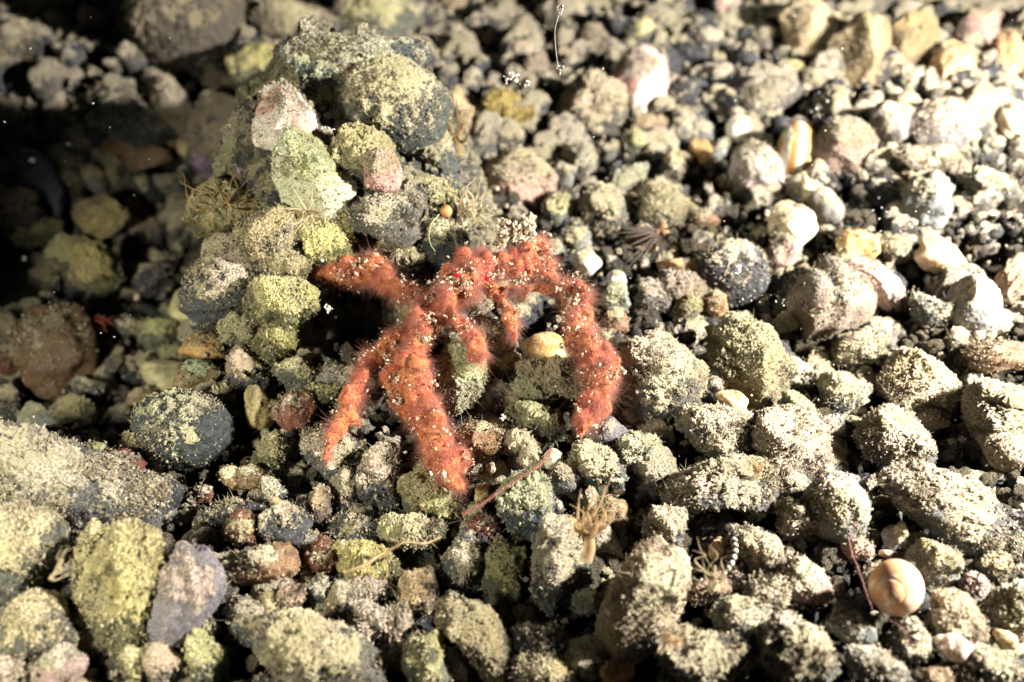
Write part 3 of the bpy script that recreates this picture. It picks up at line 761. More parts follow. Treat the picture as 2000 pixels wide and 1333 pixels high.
# the encrusted body of the outcrop that binds its stones together
ox = np.linspace(-6.6, .9, 300); oy = np.linspace(-1.6, 8.2, 330)
ax_, ay_ = np.meshgrid(ox, oy)
rs = np.random.RandomState(21)
az_ = H(ax_, ay_) + .20
for k_ in range(16):
    fr = 1.1 * 1.24 ** k_
    th_ = rs.uniform(0, 6.3)
    az_ = az_ + .27 / fr ** .72 * np.sin(fr * (ax_ * math.cos(th_) + ay_ * math.sin(th_)) + rs.uniform(0, 6) + 1.3 * np.sin(fr * .6 * (ax_ * math.sin(th_) - ay_ * math.cos(th_))))
rim = ((ax_ + 3.4) / 3.1) ** 2 + ((ay_ - 3.2) / 4.2) ** 2
az_ = az_ - 1.6 * sstep(.55, 1.15, rim)
ov = np.stack([ax_.ravel(), ay_.ravel(), az_.ravel()], 1)
nx_ = len(ox); ii_ = (np.arange(len(oy) - 1)[:, None] * nx_ + np.arange(nx_ - 1)[None]).ravel()
of = np.stack([ii_, ii_ + 1, ii_ + nx_ + 1, ii_ + nx_], 1)
outm = stone_mat('outcrop_crust', (.035, .037, .038), (.09, .088, .08), (.56, .50, .36), .46, .15, patch=(.34, .24, .26), pamt=.36)
oc = P0 = np.array([-3.0, 3.0, 0.0])
outcrop = link('outcrop', mesh_of('outcrop', ov - oc, of, outm, {'rp': ov, 'up': np.full(len(ov), .5), 'lp': ov}), loc=[float(q) for q in oc])
tag(outcrop, 'tall rough encrusted outcrop binding many stones, with a black cave under the crab', 'outcrop')

# ------------------------------------------------------------------ the hairy orange crab
def P(px, py, d):
    return CAM + d * ray(px, py)
CP = FPX
LIMBS = {
 # px, py, view depth, radius in px
 'far_leg':   [(858, 585, 17.75, 30), (810, 577, 17.85, 27), (768, 562, 18.0, 25), (735, 540, 18.15, 27), (700, 525, 18.3, 29), (655, 535, 18.5, 28), (618, 540, 18.7, 20), (588, 552, 18.85, 9)],
 'thin_leg':  [(850, 610, 17.7, 27), (805, 640, 17.65, 26), (765, 668, 17.55, 24), (728, 700, 17.45, 18), (705, 728, 17.3, 15), (695, 765, 17.15, 25), (683, 805, 16.95, 28), (665, 833, 16.75, 23), (645, 858, 16.6, 13), (636, 895, 16.4, 7)],
 'stout_leg': [(845, 610, 17.65, 32), (818, 650, 17.5, 31), (806, 695, 17.35, 31), (808, 745, 17.2, 36), (822, 795, 17.0, 40), (843, 845, 16.8, 42), (866, 890, 16.55, 40), (882, 930, 16.35, 26), (888, 952, 16.25, 9)],
 'stout_lobe': [(800, 690, 17.45, 16), (772, 725, 17.4, 20), (775, 775, 17.3, 22), (800, 820, 17.1, 20)],
 'small_claw': [(872, 590, 17.6, 20), (885, 620, 17.45, 18), (908, 643, 17.3, 20), (925, 665, 17.25, 22), (933, 690, 17.2, 18), (937, 705, 17.2, 8)],
 'inner_claw': [(955, 575, 17.7, 18), (980, 582, 17.6, 18), (993, 605, 17.5, 19), (1000, 632, 17.45, 17), (1003, 655, 17.4, 10), (1004, 668, 17.4, 5)],
 'raised_leg': [(925, 545, 17.9, 30), (965, 530, 18.05, 30), (1003, 515, 18.2, 32), (1035, 500, 18.3, 34), (1052, 482, 18.4, 27), (1060, 462, 18.45, 12)],
 'raised_back': [(1010, 520, 18.2, 26), (1050, 520, 18.3, 28), (1070, 528, 18.3, 20), (1085, 548, 18.2, 14)],
 'claw_arm':  [(930, 560, 17.75, 24), (975, 563, 17.75, 20), (1020, 562, 17.75, 19), (1065, 562, 17.75, 19), (1100, 566, 17.75, 25), (1126, 590, 17.7, 35), (1128, 635, 17.6, 37), (1140, 675, 17.5, 39), (1162, 708, 17.4, 41), (1174, 740, 17.3, 38), (1160, 780, 17.2, 35), (1144, 812, 17.1, 27), (1136, 834, 17.0, 13), (1132, 850, 16.95, 5)],
 'claw_knob': [(1160, 700, 17.4, 22), (1190, 695, 17.4, 19), (1205, 712, 17.4, 12), (1198, 745, 17.35, 12)],
 'trunk':     [(845, 622, 17.65, 26), (858, 600, 17.6, 40), (880, 570, 17.6, 42), (905, 545, 17.7, 46), (925, 522, 17.85, 40), (945, 510, 18.0, 24)],
 'snout':     [(900, 560, 17.5, 30), (918, 572, 17.4, 22), (932, 585, 17.35, 10)],
 'belly':     [(880, 590, 17.7, 34), (830, 610, 17.75, 32)],
}
allv, allf, off = [], [], 0
LIMB_PTS = []
for nm, rows in LIMBS.items():
    q = spline(rows, max(10, len(rows) * 9))
    rs = np.random.RandomState(len(nm) * 31)
    pts = np.array([P(a, b, c) for a, b, c, _ in q]); rad = q[:, 3] * q[:, 2] / CP * .74
    rad = rad * (1 + .16 * np.sin(np.arange(len(rad)) * .55 + rs.rand() * 6) + .05 * rs.normal(size=len(rad)))
    rad = np.maximum(rad, .03)
    for _ in range(int(len(rad) * .6)):
        i_ = rs.randint(2, len(rad) - 2); dv = rs.normal(size=3); dv /= np.linalg.norm(dv); sv, sf = ICO[2]
        rl = rad[i_] * rs.uniform(.35, .72)
        allv.append(sv * rl * np.array([1, 1, 1.5]) + pts[i_] + dv * rad[i_] * .85); allf.append(sf + off); off += len(sv)
    v, f = tube(pts, rad, 16)
    n0 = len(v)
    v = np.concatenate([v, pts[:1], pts[-1:]])
    k = 16
    caps = [(n0, (i + 1) % k, i) for i in range(k)] + [(n0 + 1, n0 - k + i, n0 - k + (i + 1) % k) for i in range(k)]
    tri = np.concatenate([f[:, [0, 1, 2]], f[:, [0, 2, 3]], np.array(caps)])
    allv.append(v); allf.append(tri + off); off += len(v)
    # round ends
    for e in (0, -1):
        sv, sf = ICO[2]
        allv.append(sv * rad[e] + pts[e]); allf.append(sf + off); off += len(sv)
    LIMB_PTS.append(pts)
rawm = mesh_of('crab_raw', np.concatenate(allv), np.concatenate(allf))
tmp = link('crab_raw', rawm)
md = tmp.modifiers.new('r', 'REMESH'); md.mode = 'VOXEL'; md.voxel_size = .032; md.use_smooth_shade = True
ms = tmp.modifiers.new('s', 'SMOOTH'); ms.iterations = 7; ms.factor = .6
dg = bpy.context.evaluated_depsgraph_get()
cm = bpy.data.meshes.new_from_object(tmp.evaluated_get(dg))
bpy.data.objects.remove(tmp)
nvv = len(cm.vertices)
cv = np.empty(nvv * 3, np.float32); cm.vertices.foreach_get('co', cv); cv = cv.reshape(-1, 3).astype(float)
cn = np.empty(nvv * 3, np.float32); cm.vertex_normals.foreach_get('vector', cn); cn = cn.reshape(-1, 3).astype(float)
rs = np.random.RandomState(5)
dis = np.zeros(nvv)
for k_ in range(14):
    fr = 3.0 * 1.22 ** k_
    q = rs.normal(size=3); q *= fr / np.linalg.norm(q)
    dis += np.sin(cv @ q + rs.uniform(0, 6)) * .09 / (fr ** .75)
cv2 = cv + cn * dis[:, None] * .8
root_c = P(880, 580, 17.8)
cm.vertices.foreach_set('co', (cv2 - root_c).astype(np.float32).ravel()); cm.update()

kf = NT('orange_crab_flesh')
co = kf.n('ShaderNodeTexCoord').outputs['Object']
c1 = kf.noise(co, 2.2, 4, .6); c2 = kf.noise(co, 9, 5, .7)
cc_ = kf.mix(kf.rng(c1, .38, .62), (.44, .125, .07), (.62, .24, .085))
cc_ = kf.mix(kf.rng(c2, .45, .62), cc_, (.34, .05, .03))
cc_ = kf.mix(kf.rng(kf.noise(co, 30, 3, .7), .60, .68), cc_, (.72, .38, .22))
kf.t.links.new(cc_, kf.b.inputs['Base Color'])
kf.b.inputs['Roughness'].default_value = .6
kf.b.inputs['Specular IOR Level'].default_value = .35
kf.b.inputs['Subsurface Weight'].default_value = .45
kf.b.inputs['Subsurface Radius'].default_value = (.35, .10, .04)
kf.b.inputs['Subsurface Scale'].default_value = .35
dn = kf.n('ShaderNodeDisplacement', Height=kf.math('ADD', kf.math('MULTIPLY', kf.noise(co, 16, 5, .7), .045), kf.math('MULTIPLY', kf.noise(co, 5, 3, .6), .12)))
dn.inputs['Midlevel'].default_value = .1; dn.inputs['Scale'].default_value = 1
kf.t.links.new(dn.outputs[0], kf.out.inputs['Displacement']); kf.m.displacement_method = 'BOTH'
cm.materials.clear(); cm.materials.append(kf.m)
crab = tag(empty('crab', root_c), 'orange-red furry crab spread over the rocks with raised leg and hooked claw', 'crab')
link('body', cm, crab)

# fine hair over the whole body
def curves(name, roots, tips_fn, npt, rad0, mat, parent, origin):
    n = len(roots)
    pos = tips_fn(npt)                       # n, npt, 3
    hc = bpy.data.hair_curves.new(name)
    hc.add_curves([npt] * n)
    hc.attributes['position'].data.foreach_set('vector', (pos - origin).astype(np.float32).ravel())
    ra = hc.attributes.get('radius') or hc.attributes.new('radius', 'FLOAT', 'POINT')
    tt = np.linspace(1, .25, npt)[None, :] * np.asarray(rad0).reshape(-1, 1) * np.ones((n, 1))
    ra.data.foreach_set('value', tt.astype(np.float32).ravel())
    hc.materials.append(mat)
    o = bpy.data.objects.new(name, hc); C.objects.link(o)
    if parent: o.parent = parent
    else: o.location = [float(q) for q in origin]
    return o
furm = soft('rusty_crab_hair', (.66, .34, .27), .5, .55)
greym = soft('pale_long_hair', (.55, .36, .26), .45, .5)
def fur(n, l0, l1, rad, seed, mat, name, droop, curl=.18, sel=None):
    rs = np.random.RandomState(seed)
    idx = rs.randint(0, nvv, n) if sel is None else rs.choice(sel, n)
    p0 = cv2[idx]; d0 = cn[idx] + rs.normal(size=(n, 3)) * .35 + np.array([.12, -.05, -droop])
    d0 /= np.linalg.norm(d0, axis=1)[:, None]
    tuft = np.clip(.75 + .45 * np.sin(p0 @ np.array([6.1, 4.0, -5.2])) + .4 * np.sin(p0 @ np.array([-9.0, 7.1, 6.3]) + 1) + .3 * np.sin(p0 @ np.array([17., -13., 15.])), .25, 1.25)
    ln = rs.uniform(l0, l1, n) * rs.uniform(.6, 1.0, n) * tuft
    lean = np.stack([np.sin(p0 @ np.array([9., 5., 3.])), np.sin(p0 @ np.array([4., -9., 6.]) + 2), np.sin(p0 @ np.array([-6., 5., 9.]) + 4)], 1) * .45
    d0 = d0 + lean; d0 /= np.linalg.norm(d0, axis=1)[:, None]
    d1 = d0 + rs.normal(size=(n, 3)) * curl + np.array([0, 0, -droop])
    def fn(npt):
        t = np.linspace(0, 1, npt)[None, :, None]
        return p0[:, None] - .02 * cn[idx][:, None] + ln[:, None, None] * (d0[:, None] * (t - t * t * .5) + d1[:, None] * t * t * .5)
    return curves(name, p0, fn, 5, rs.uniform(.6, 1, n) * rad, mat, crab, root_c)
fur(80000, .06, .24, .0028, 1, furm, 'fur', .22, .45)
sunny = np.where((cv2[:, 0] > P(1090, 600, 17.7)[0]))[0]
fur(1100, .2, .45, .0019, 2, greym, 'long_hair', .1, .35)
fur(800, .3, .7, .0018, 3, greym, 'long_hair', .15, .35, sel=sunny)

# sediment caught in the fur
def crumb_mesh(name, centres, sizes, mat, seed, origin, sub=1, squash=.5):
    rs = np.random.RandomState(seed)
    pro = []
    for _ in range(12):
        v, f = shape(rs, sub, .5, 3, .5); pro.append((v * (1 + rs.normal(size=len(v)) * .28)[:, None], f))
    Vs, Fs, off = [], [], 0
    for c_, s_ in zip(centres, sizes):
        v, f = pro[rs.randint(12)]
        A = np.linalg.qr(rs.normal(size=(3, 3)))[0]
        Vs.append((v * np.array([1, rs.uniform(.35, 1), rs.uniform(.25, .8)]) * s_) @ A + c_ - origin); Fs.append(f + off); off += len(v)
    return mesh_of(name, np.concatenate(Vs), np.concatenate(Fs), mat, smooth=False)
flocm = simple('cream_floc', (.74, .61, .46), .9, .2, var=(.52, .39, .27), scale=8)
whitem = simple('white_floc', (.82, .78, .70), .8, .3)
rs = np.random.RandomState(9)
fld = np.sin(cv2 @ np.array([5.1, 3.3, -4.2])) + np.sin(cv2 @ np.array([-2.2, 6.3, 3.9]) + 1) + np.sin(cv2 @ np.array([8.2, -4.3, 7.0]) + 2)
facing = cn @ (-F) + .4 * cn[:, 2]
pr = np.clip(fld + .4, .1, 3) * np.clip(facing, 0, 1) + 1e-6; pr /= pr.sum()
ids = rs.choice(nvv, 1900, p=pr)
cen = cv2[ids] + cn[ids] * rs.uniform(.02, .16, (1900, 1))
siz = .007 + .030 * rs.rand(1900) ** 6
big = [(823, 655, 17.15, 10, 22), (832, 664, 17.1, 8, 12), (840, 617, 17.2, 9, 16), (915, 563, 17.1, 11, 22), (690, 515, 17.95, 8, 12), (775, 745, 16.95, 7, 12), (780, 785, 16.9, 8, 14), (1123, 585, 17.25, 9, 16), (1025, 545, 17.3, 9, 14), (1012, 552, 17.35, 6, 8), (968, 510, 17.65, 7, 10), (925, 530, 17.35, 8, 10), (868, 935, 15.95, 7, 8), (905, 555, 17.2, 7, 10), (1085, 640, 17.3, 4, 4), (960, 600, 17.25, 5, 8), (1090, 565, 17.3, 6, 9), (1200, 735, 17.1, 8, 18), (1130, 800, 16.8, 4, 6), (870, 845, 16.3, 6, 9), (852, 800, 16.55, 6, 9), (760, 700, 17.2, 7, 9), (787, 548, 17.6, 8, 8)]
for (a, b, d, spread, n) in big:
    for _ in range(int(n * 1.3)):
        cen = np.vstack([cen, P(a + rs.normal() * spread * .6, b + rs.normal() * spread * .6, d + rs.uniform(.0, .15))]); siz = np.append(siz, rs.uniform(.008, .034))
link('caught_sediment', crumb_mesh('caught_sediment', cen, siz, flocm, 4, root_c), crab)
cen, siz = [], []
for (a, b, d, sx_, sy_, n) in [(1008, 452, 17.95, 20, 11, 240), (985, 445, 18.0, 7, 10, 60), (1030, 440, 18.0, 8, 9, 70), (975, 478, 17.95, 4, 4, 20)]:
    for _ in range(n):
        g1, g2 = np.clip(rs.normal(size=2), -1.7, 1.7)
        cen.append(P(a + g1 * sx_, b + g2 * sy_, d + rs.uniform(-.1, .25))); siz.append(rs.uniform(.02, .07))
for (a, b, d, q) in ((990, 450, 18.12, .17), (1008, 454, 18.1, .2), (1028, 446, 18.12, .17), (978, 470, 18.1, .12)):
    cen.append(P(a, b, d)); siz.append(q)
link('sediment_clump', crumb_mesh('sediment_clump', cen, siz, flocm, 6, root_c), crab)
# eye
em = simple('red_eye', (.55, .01, .015), .2, .8)
for (a, b, d) in ((892, 537, 17.02), (951, 543, 17.25)):
    v, f = ICO[3]
    r_ = np.array([.045, .045, .075])
    link('eye', mesh_of('eye', (v * r_), f, em), crab, loc=[float(q) for q in P(a, b, d) - root_c])

# ------------------------------------------------------------------ anemones: column and tapering tentacles
def anemone(px, py, lift, colpx, tipsets, mat, label, name='anemone', cat='anemone', colr=11, tw=4.2, wob=.12, seed=1, colmat=None):
    """colpx: where the column ends; tipsets: pixel tips of the tentacles with extra lift"""
    rs = np.random.RandomState(seed)
    base = at(px, py, lift); d0 = hit(px, py) - lift
    top = P(colpx[0], colpx[1], d0 - colpx[2])
    root = tag(empty(name, base), label, cat)
    sc_ = d0 / FPX
    if colr:
        v, f = tube(spline([base, base * .5 + top * .5 + rs.normal(size=3) * .02, top], 12), np.linspace(1.15, .85, 12) * colr * sc_, 14)
        link('column', mesh_of('column', v - base, f, colmat or mat), root)
    for (tx, ty, tl) in tipsets:
        tip = P(tx, ty, d0 - colpx[2] - tl)
        a0 = rs.uniform(0, 6.28)
        st = top + (R * math.cos(a0) + F * math.sin(a0)) * colr * .7 * sc_
        L = np.linalg.norm(tip - st)
        m1 = st * .65 + tip * .35 + rs.normal(size=3) * L * wob + (tip - st) @ R * R * .12
        m2 = st * .3 + tip * .7 + rs.normal(size=3) * L * wob
        v, f = tube(spline([st, m1, m2, tip], 14), np.linspace(1, .12, 14) * tw * sc_, 7)
        link('tentacle', mesh_of('tentacle', v - base, f, mat), root)
    return root
an_t = soft('tan_anemone_flesh', (.72, .54, .32), .38, .5)
an_b = soft('brown_tentacle_flesh', (.42, .30, .14), .22, .4)
an_p = soft('pale_tentacle_flesh', (.70, .60, .40), .25, .4)
an_m = soft('maroon_tentacle_flesh', (.30, .09, .06), .2, .3)
anemone(1143, 1096, 1.0, (1150, 1048, .05), [(1112, 985, .1), (1118, 1005, .2), (1135, 955, 0), (1150, 950, .3), (1140, 990, .3), (1168, 968, -.1), (1182, 948, .1), (1192, 938, 0), (1196, 975, .2), (1205, 985, .1), (1202, 1000, .3), (1172, 985, .4), (1160, 975, .3), (1126, 1020, .3), (1188, 1010, .35), (1165, 1000, .5)], an_t,
        'tan see-through anemone with raised tentacles between two tall boulders below the crab', colr=12, tw=4.4, wob=.09, seed=3)
anemone(903, 440, .9, (905, 415, .1), [(940, 345, 0), (952, 362, .1), (960, 380, .1), (965, 402, .2), (968, 420, .2), (955, 440, .3), (930, 350, .2), (920, 365, .3), (880, 352, 0), (870, 372, .1), (888, 380, .3), (940, 395, .4), (925, 400, .5), (950, 455, .4), (965, 440, .2), (910, 372, .3), (935, 425, .4), (900, 460, .4)], an_p,
        'pale anemone with many short tentacles behind the crab body', colr=9, tw=3.6, wob=.1, seed=4)
anemone(893, 300, 1.0, (890, 278, .1), [(868, 168, .0), (872, 185, .1), (880, 178, .2), (892, 195, .1), (905, 210, .2), (915, 235, .1), (918, 262, .3), (882, 215, .3), (900, 240, .3), (862, 225, .1)], an_b,
        'brown anemone with upright tentacles at the sunlit end of the outcrop', colr=9, tw=4.5, wob=.07, seed=5)
anemone(440, 415, .9, (438, 405, .1), [(338, 338, .2), (350, 355, .3), (362, 380, .3), (372, 400, .3), (385, 352, .1), (400, 345, .3), (420, 340, .2), (470, 350, .3), (492, 330, .2), (500, 285, .2), (520, 360, .4), (540, 385, .4), (530, 405, .5), (515, 425, .5), (480, 440, .5), (400, 440, .4), (375, 430, .3), (455, 370, .4), (365, 350, .2), (510, 395, .4)], an_b,
        'olive-brown anemone with long fine tentacles on the shaded shoulder of the outcrop', colr=9, tw=2.6, wob=.12, seed=6)
anemone(602, 425, 1.7, (602, 415, .1), [(545, 380, .2), (550, 400, .3), (540, 420, .2), (560, 450, .3), (575, 465, .3), (600, 470, .3), (630, 460, .3), (650, 440, .3), (655, 420, .3), (648, 395, .3), (630, 375, .3), (610, 360, .2), (590, 358, .3), (570, 365, .3), (535, 395, .2), (625, 410, .5), (580, 430, .5), (592, 445, .5)], an_p,
        'yellowish anemone fanned out flat on the cream slab', colr=5, tw=2.4, wob=.07, seed=7)
anemone(1395, 1150, .9, (1398, 1130, .1), [(1352, 1075, .1), (1362, 1050, .1), (1372, 1090, .3), (1385, 1065, .2), (1425, 1085, .2), (1440, 1110, .2), (1432, 1135, .3), (1410, 1100, .4), (1355, 1110, .2)], an_p,
        'faint glassy anemone on the furry pebble beside the banded arm', colr=8, tw=2.4, seed=8)
anemone(188, 640, .6, (188, 628, .1), [(165, 612, .1), (172, 625, .2), (170, 640, .2), (205, 615, .2), (215, 628, .2), (218, 640, .2), (210, 650, .2), (195, 612, .2), (222, 618, .1), (200, 655, .2)], an_m,
        'maroon tuft of tentacles beside the dim brown boulder', colr=10, tw=4, seed=9)
anemone(1478, 930, .9, (1480, 922, .1), [(1462, 893, .1), (1472, 888, .1), (1490, 890, .1), (1500, 900, .1), (1458, 905, .2), (1495, 912, .2), (1482, 900, .2)], an_t,
        'small tan anemone on the domed crusted rock', colr=6, tw=3.2, seed=10)
anemone(1318, 1262, 1.0, (1318, 1252, .1), [(1292, 1235, .1), (1300, 1228, .1), (1312, 1225, .2), (1328, 1230, .2), (1340, 1245, .2), (1290, 1255, .2), (1305, 1270, .3), (1335, 1265, .2), (1285, 1270, .2)], an_t,
        'tan anemone with blade-like tentacles on the bristling boulder', colr=7, tw=3.6, seed=11)
anemone(100, 1130, 1.2, (102, 1125, .1), [(138, 1075, .1), (142, 1090, .1), (140, 1105, .1), (135, 1065, .1), (128, 1120, .2), (120, 1070, .2)], an_p,
        'pale wispy tentacles beside the thin curved plate', colr=4, tw=2.4, seed=12)

# ------------------------------------------------------------------ dark urchin with thin spines
ub = at(1290, 452, .55); ud = hit(1290, 452) - .55
ur = tag(empty('sea_urchin', ub), 'small dark urchin with long thin spines beneath a crumbly tan rock', 'sea urchin')
um = simple('dark_spine', (.07, .045, .03), .5, .4); um2 = simple('tan_urchin_skin', (.40, .24, .14), .8, .3, var=(.25, .14, .08), scale=14)
v, f = shape(np.random.RandomState(3), 4, .2, 2, .9)
link('body', mesh_of('body', v * .16, f, um2), ur)
for a, l in ((182, 85), (176, 74), (190, 70), (222, 100), (228, 96), (236, 70), (255, 60), (265, 66), (274, 62), (286, 58), (300, 52), (312, 50), (168, 50), (205, 70), (325, 44), (340, 46), (20, 36), (95, 30)):
    a_ = math.radians(a)
    tip = P(1290 + l * math.cos(a_), 452 - l * math.sin(a_), ud - .35)
    v, f = tube(np.array([ub, ub * .5 + tip * .5, tip]), np.array([.030, .022, .006]), 6)
    link('spine', mesh_of('spine', v - ub, f, um), ur)

# ------------------------------------------------------------------ orange snail
def snail(px, py, size, mat, label, lift):
    """globe with a spiral seam winding out from an off-centre apex"""
    base = at(px, py, lift); d0 = hit(px, py) - lift
    Rm = size * d0 / FPX / 2
    v, f = ICO[6]; v = v.copy()
    ap = np.array([-.50, -.66, .56]); ap /= np.linalg.norm(ap)
    e1 = np.cross(ap, [0, 0, 1]); e1 /= np.linalg.norm(e1); e2 = np.cross(ap, e1)
    an = np.arccos(np.clip(v @ ap, -1, 1)); az = np.arctan2(v @ e2, v @ e1)
    ph = np.log(np.maximum(an, .02) / .10) / .95 - az / (2 * math.pi)
    w_ = np.abs(ph - np.round(ph))
    grv = np.exp(-(w_ / .09) ** 2) * np.clip(1.9 - an, 0, 1) * .018 * np.clip(an * 2.5, .2, 1)
    v = v * (1 - grv)[:, None] + np.outer(.16 * np.exp(-(an / .45) ** 2), ap)
    v = v * Rm * np.array([.94, 1, 1.05])
    o = link('snail_shell', mesh_of('snail_shell', v, f, mat), loc=[float(k) for k in base])
    return tag(o, label, 'shell')
ks = NT('orange_snail_shell')
co = ks.n('ShaderNodeTexCoord').outputs['Object']
ks.t.links.new(ks.mix(ks.rng(ks.noise(co, 3.5, 5, .65), .42, .60), (.80, .46, .22), (.88, .72, .52)), ks.b.inputs['Base Color'])
dd_ = ks.rng(ks.math('ADD', ks.noise(co, 11, 6, .75), ks.math('MULTIPLY', ks.noise(co, 2.0, 2), .5)), .80, .86)
ks.t.links.new(ks.mix(dd_, ks.b.inputs['Base Color'].links[0].from_socket, (.48, .41, .30)), ks.b.inputs['Base Color'])
ks.b.inputs['Roughness'].default_value = .42
ks.b.inputs['Subsurface Weight'].default_value = .25; ks.b.inputs['Subsurface Scale'].default_value = .1
snail(1750, 1148, 108, ks.m, 'smooth orange snail shell gleaming among crusted rocks', .75)
ksp = simple('orange_spiral_shell', (.62, .30, .10), .5, .4)
tiny = snail(872, 413, 24, ksp, 'tiny orange spiral shell on the pale rock behind the crab', 1.35)

# ------------------------------------------------------------------ threads and twigs
def thread(name, pts, rpx, mat, label, cat, fuzz=0, fm=None, seed=1, taper=.4):
    P3 = [at(a, b, l) for a, b, l in pts]
    q = spline(P3, 60)
    rs = np.random.RandomState(seed)
    q += np.cumsum(rs.normal(size=q.shape), axis=0) * .0025
    d0 = hit(pts[0][0], pts[0][1]) / FPX
    o3 = q[0].copy()
    v, f = tube(q, np.linspace(1, taper, 60) * rpx * d0 * (1 + .15 * rs.normal(size=60)), 8)
    if fuzz:
        root = tag(empty(name, o3), label, cat)
        link('stem', mesh_of('stem', v - o3, f, mat), root)
        idx = rs.randint(0, len(v), fuzz); p0 = v[idx]; cdir = p0 - q[idx // 8]; cdir /= np.linalg.norm(cdir, axis=1)[:, None]
        dd = cdir + rs.normal(size=cdir.shape) * .4
        ln = rs.uniform(.008, .03, fuzz)
        def fn(npt):
            t = np.linspace(0, 1, npt)[None, :, None]
            return p0[:, None] + dd[:, None] * ln[:, None, None] * t
        curves('fuzz', p0, fn, 3, np.full(fuzz, .004), fm or mat, root, o3)
        return root
    o = link(name, mesh_of(name, v - o3, f, mat), loc=[float(k) for k in o3])
    return tag(o, label, cat)
redt = simple('red_brown_twig', (.30, .10, .07), .8, .2, var=(.55, .38, .28), scale=18)
fz = soft('twig_fuzz', (.55, .30, .22), .3, .4)
thread('twig', [(903, 1004, .75), (940, 985, .8), (985, 955, .9), (1025, 930, .95), (1060, 905, .95), (1074, 880, .8)], 1.9, redt, 'fuzzy red-brown twig lying from the pale fan crust to the shiny white pebble', 'twig', 2500, fz)
yt = simple('yellow_thread', (.50, .44, .22), .8, .2)
thread('seaweed_strand', [(672, 1118, .95), (715, 1102, 1.05), (752, 1078, 1.0), (790, 1058, 1.1), (830, 1060, 1.0), (862, 1048, .8)], 3.0, yt, 'thin yellowish strand lying across the grooved yellow-green rock', 'seaweed', 900, fz, 2)
pk = simple('dark_pink_alga', (.27, .13, .11), .5, .3)
thread('seaweed_strand', [(1656, 1050, .9), (1665, 1080, 1.1), (1678, 1115, 1.2), (1690, 1150, 1.2), (1705, 1190, 1.0)], 1.7, pk, 'dark reddish strand of alga curving beside the orange snail', 'seaweed', seed=3)
thread('seaweed_strand', [(1738, 1212, .9), (1758, 1225, 1.0), (1772, 1245, .9), (1782, 1262, .6)], 1.6, pk, 'short reddish strand of alga hanging below the orange snail', 'seaweed', seed=4)
thread('seaweed_strand', [(862, 415, 1.2), (842, 440, 1.2), (838, 470, 1.1), (850, 492, 1.0)], 1.2, yt, 'hair-thin thread on the stone behind the crab back', 'seaweed', seed=6)
# banded brittle star arm: alternating rings
bq = spline([at(1432, 1048, .5), at(1436, 1075, .7), at(1428, 1102, .75), at(1412, 1122, .7), at(1402, 1140, .4)], 90)
bd = hit(1430, 1080) / FPX
rr_ = np.linspace(5.5, 3.0, 90) * bd * (1 + .22 * np.abs(np.sin(np.arange(90) * math.pi / 5)))
v, f = tube(bq, rr_, 10)
bm = mesh_of('brittle_star_arm', v - bq[0], f, simple('black_arm', (.015, .015, .02), .5, .4))
bm.materials.append(simple('white_band', (.70, .64, .50), .6, .3))
mi = np.array([(i // 10) % 9 >= 5 for i in range(len(f))], dtype=np.int32)
bm.polygons.foreach_set('material_index', mi)
tag(link('brittle_star_arm', bm, loc=[float(k) for k in bq[0]]), 'black and white banded brittle star arm curling in a dark gap', 'brittle star')

# ------------------------------------------------------------------ crumbs and threads of silt standing on the stones
rs = np.random.RandomState(77)
cen, siz, nrm_ = [], [], []
for o in HEROES + [o for o in C.objects if o.get('group')]:
    me = o.data; n = len(me.vertices)
    if n < 2500: continue
    a = np.empty(n * 3, np.float32); me.attributes['rp'].data.foreach_get('vector', a); a = a.reshape(-1, 3)
    u = np.empty(n * 3, np.float32); me.vertex_normals.foreach_get('vector', u); u = u.reshape(-1, 3)
    base_mat = me.materials[0].name
    if any(k in base_mat for k in ('cream_pebble', 'white_pebble', 'amber', 'smooth', 'ribbed')): continue
    ext = np.ptp(a, axis=0).max()
    m_ = int(420 * ext ** 2 * (1.5 if 'yellow' in base_mat or 'thick' in base_mat or 'pale' in base_mat else .8))
    w_ = np.clip(u @ (-F) * .4 + 1.1 * u[:, 2], .02, 1) ** 1.5 * np.clip(np.sin(a @ np.array([3.1, 2.2, 4.0])) + np.sin(a @ np.array([-5.2, 4.1, 2.0])) + .9, .1, 2)
    w_ = w_ / w_.sum()
    i = rs.choice(n, m_, p=w_)
    cen.append(a[i] + u[i] * rs.uniform(.01, .07, (m_, 1))); siz.append(.005 + .026 * rs.rand(m_) ** 5); nrm_.append(u[i])
cen = np.concatenate(cen); siz = np.concatenate(siz); nrm_ = np.concatenate(nrm_)
print('crumbs', len(cen))
z0 = np.zeros(3)
tag(link('silt_crumbs', crumb_mesh('silt_crumbs', cen, siz, simple('silt_crumb', (.50, .43, .31), .95, .1, var=(.26, .21, .14), scale=6), 5, z0, sub=1)), None, None, kind='stuff')
k_ = rs.permutation(len(cen))[:14000]
fo = cen[k_]; dn_ = nrm_[k_] + rs.normal(size=(len(k_), 3)) * .5 + np.array([0, 0, .25]); ln = rs.uniform(.03, .11, len(k_))
be = rs.normal(size=(len(k_), 3)) * .5
def fn(npt):
    t = np.linspace(0, 1, npt)[None, :, None]
    return fo[:, None] - .05 * nrm_[k_][:, None] + ln[:, None, None] * (dn_[:, None] * t + be[:, None] * t * t)
sf = curves('silt_felt', fo, fn, 4, rs.uniform(.003, .0065, len(k_)), soft('silt_fibre', (.62, .55, .38), .1, .35), None, z0)
sf.location = (0, 0, 0); tag(sf, None, None, kind='stuff')

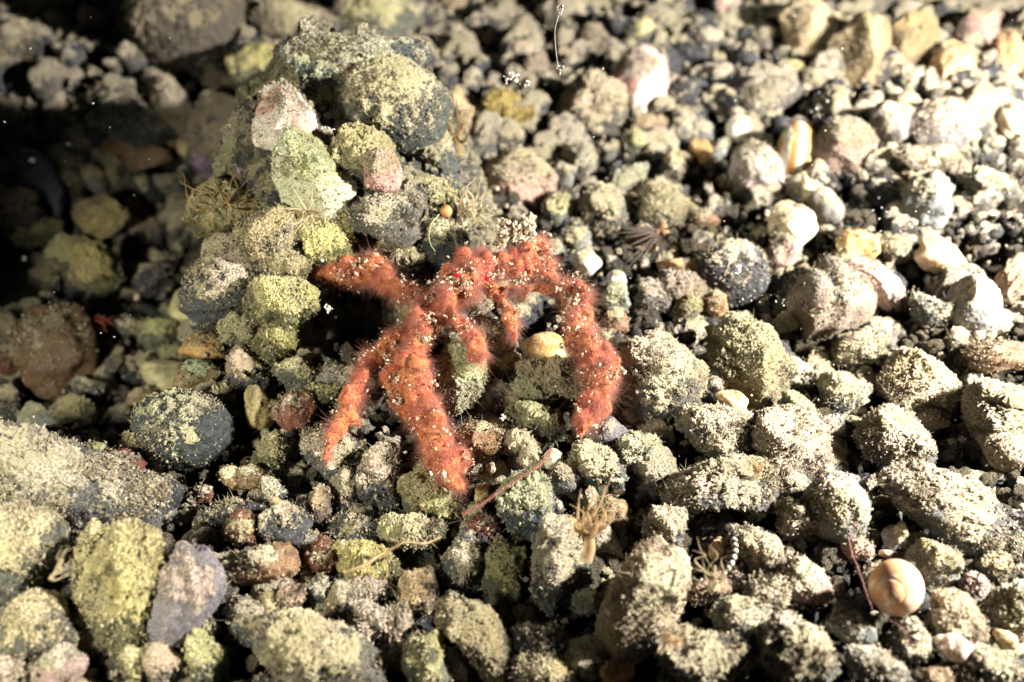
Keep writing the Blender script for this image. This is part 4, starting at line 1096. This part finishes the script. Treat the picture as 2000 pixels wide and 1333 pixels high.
# ------------------------------------------------------------------ specks drifting in the water
cen, siz = [], []
for _ in range(900):
    a, b = rs.uniform(-60, 2060), rs.uniform(-60, 1390)
    if rs.rand() > (.35 + .65 * sstep(500, 1700, a)) * (1.25 - .5 * b / 1333): continue
    d = rs.uniform(11.5, hit(a, b) - .8)
    cen.append(P(a, b, d)); siz.append(.006 + .014 * rs.rand() ** 4)
for (a0, b0, s0, n0_) in ((1600, 200, 14, 16), (1745, 440, 40, 26), (1500, 590, 30, 16), (1610, 750, 30, 12), (1450, 630, 30, 12), (1640, 230, 40, 14)):
    for _ in range(n0_):
        a, b = a0 + rs.normal() * s0, b0 + rs.normal() * s0
        cen.append(P(a, b, hit(a, b) - rs.uniform(1.2, 3.0))); siz.append(.010 + .018 * rs.rand() ** 2)
tag(link('drifting_specks', crumb_mesh('drifting_specks', cen, siz, whitem, 8, z0)), None, None, kind='stuff')
def floc(px, py, d, spread, n, label, s=.03):
    c0 = P(px, py, d)
    cen = [P(px + rs.normal() * spread[0] * .5, py + rs.normal() * spread[1] * .5, d + rs.normal() * .03) for _ in range(n)]
    o = link('floc', crumb_mesh('floc', cen, rs.uniform(.4, 1, n) * s, whitem, px % 97, c0), loc=[float(q) for q in c0])
    tag(o, label, 'floc of silt')
floc(998, 153, 17.5, (14, 12), 22, 'white feathery floc drifting above the dark gap near the yellow pebble', .035)
floc(1028, 165, 17.5, (7, 6), 8, 'small white floc drifting just beside the feathery one', .035)
floc(1442, 525, 17.0, (9, 8), 14, 'cream floc drifting in front of the charcoal boulder', .035)
floc(983, 815, 16.6, (4, 9), 9, 'white floc hanging in the dark gap under the crab', .03)
floc(645, 252, 17.0, (16, 6), 12, 'white sliver-like floc before the dark gap in the outcrop', .03)
floc(642, 600, 17.2, (6, 10), 12, 'yellowish floc hanging in the mouth of the cave', .035)
tq = spline([P(1094, 22, 16.8), P(1084, 60, 16.8), P(1086, 100, 16.8), P(1090, 130, 16.8)], 30)
v, f = tube(tq, np.full(30, .004), 5)
th_ = tag(empty('slime_thread', tq[0]), 'hair-thin white thread with a floc at each end drifting at the top', 'thread')
link('strand', mesh_of('strand', v - tq[0], f, whitem), th_)
for (a, b) in ((1094, 20), (1090, 132)):
    cen = [P(a + rs.normal() * 3, b + rs.normal() * 5, 16.8) for _ in range(9)]
    link('floc_end', crumb_mesh('floc_end', cen, np.full(9, .028), whitem, 3, tq[0]), th_)
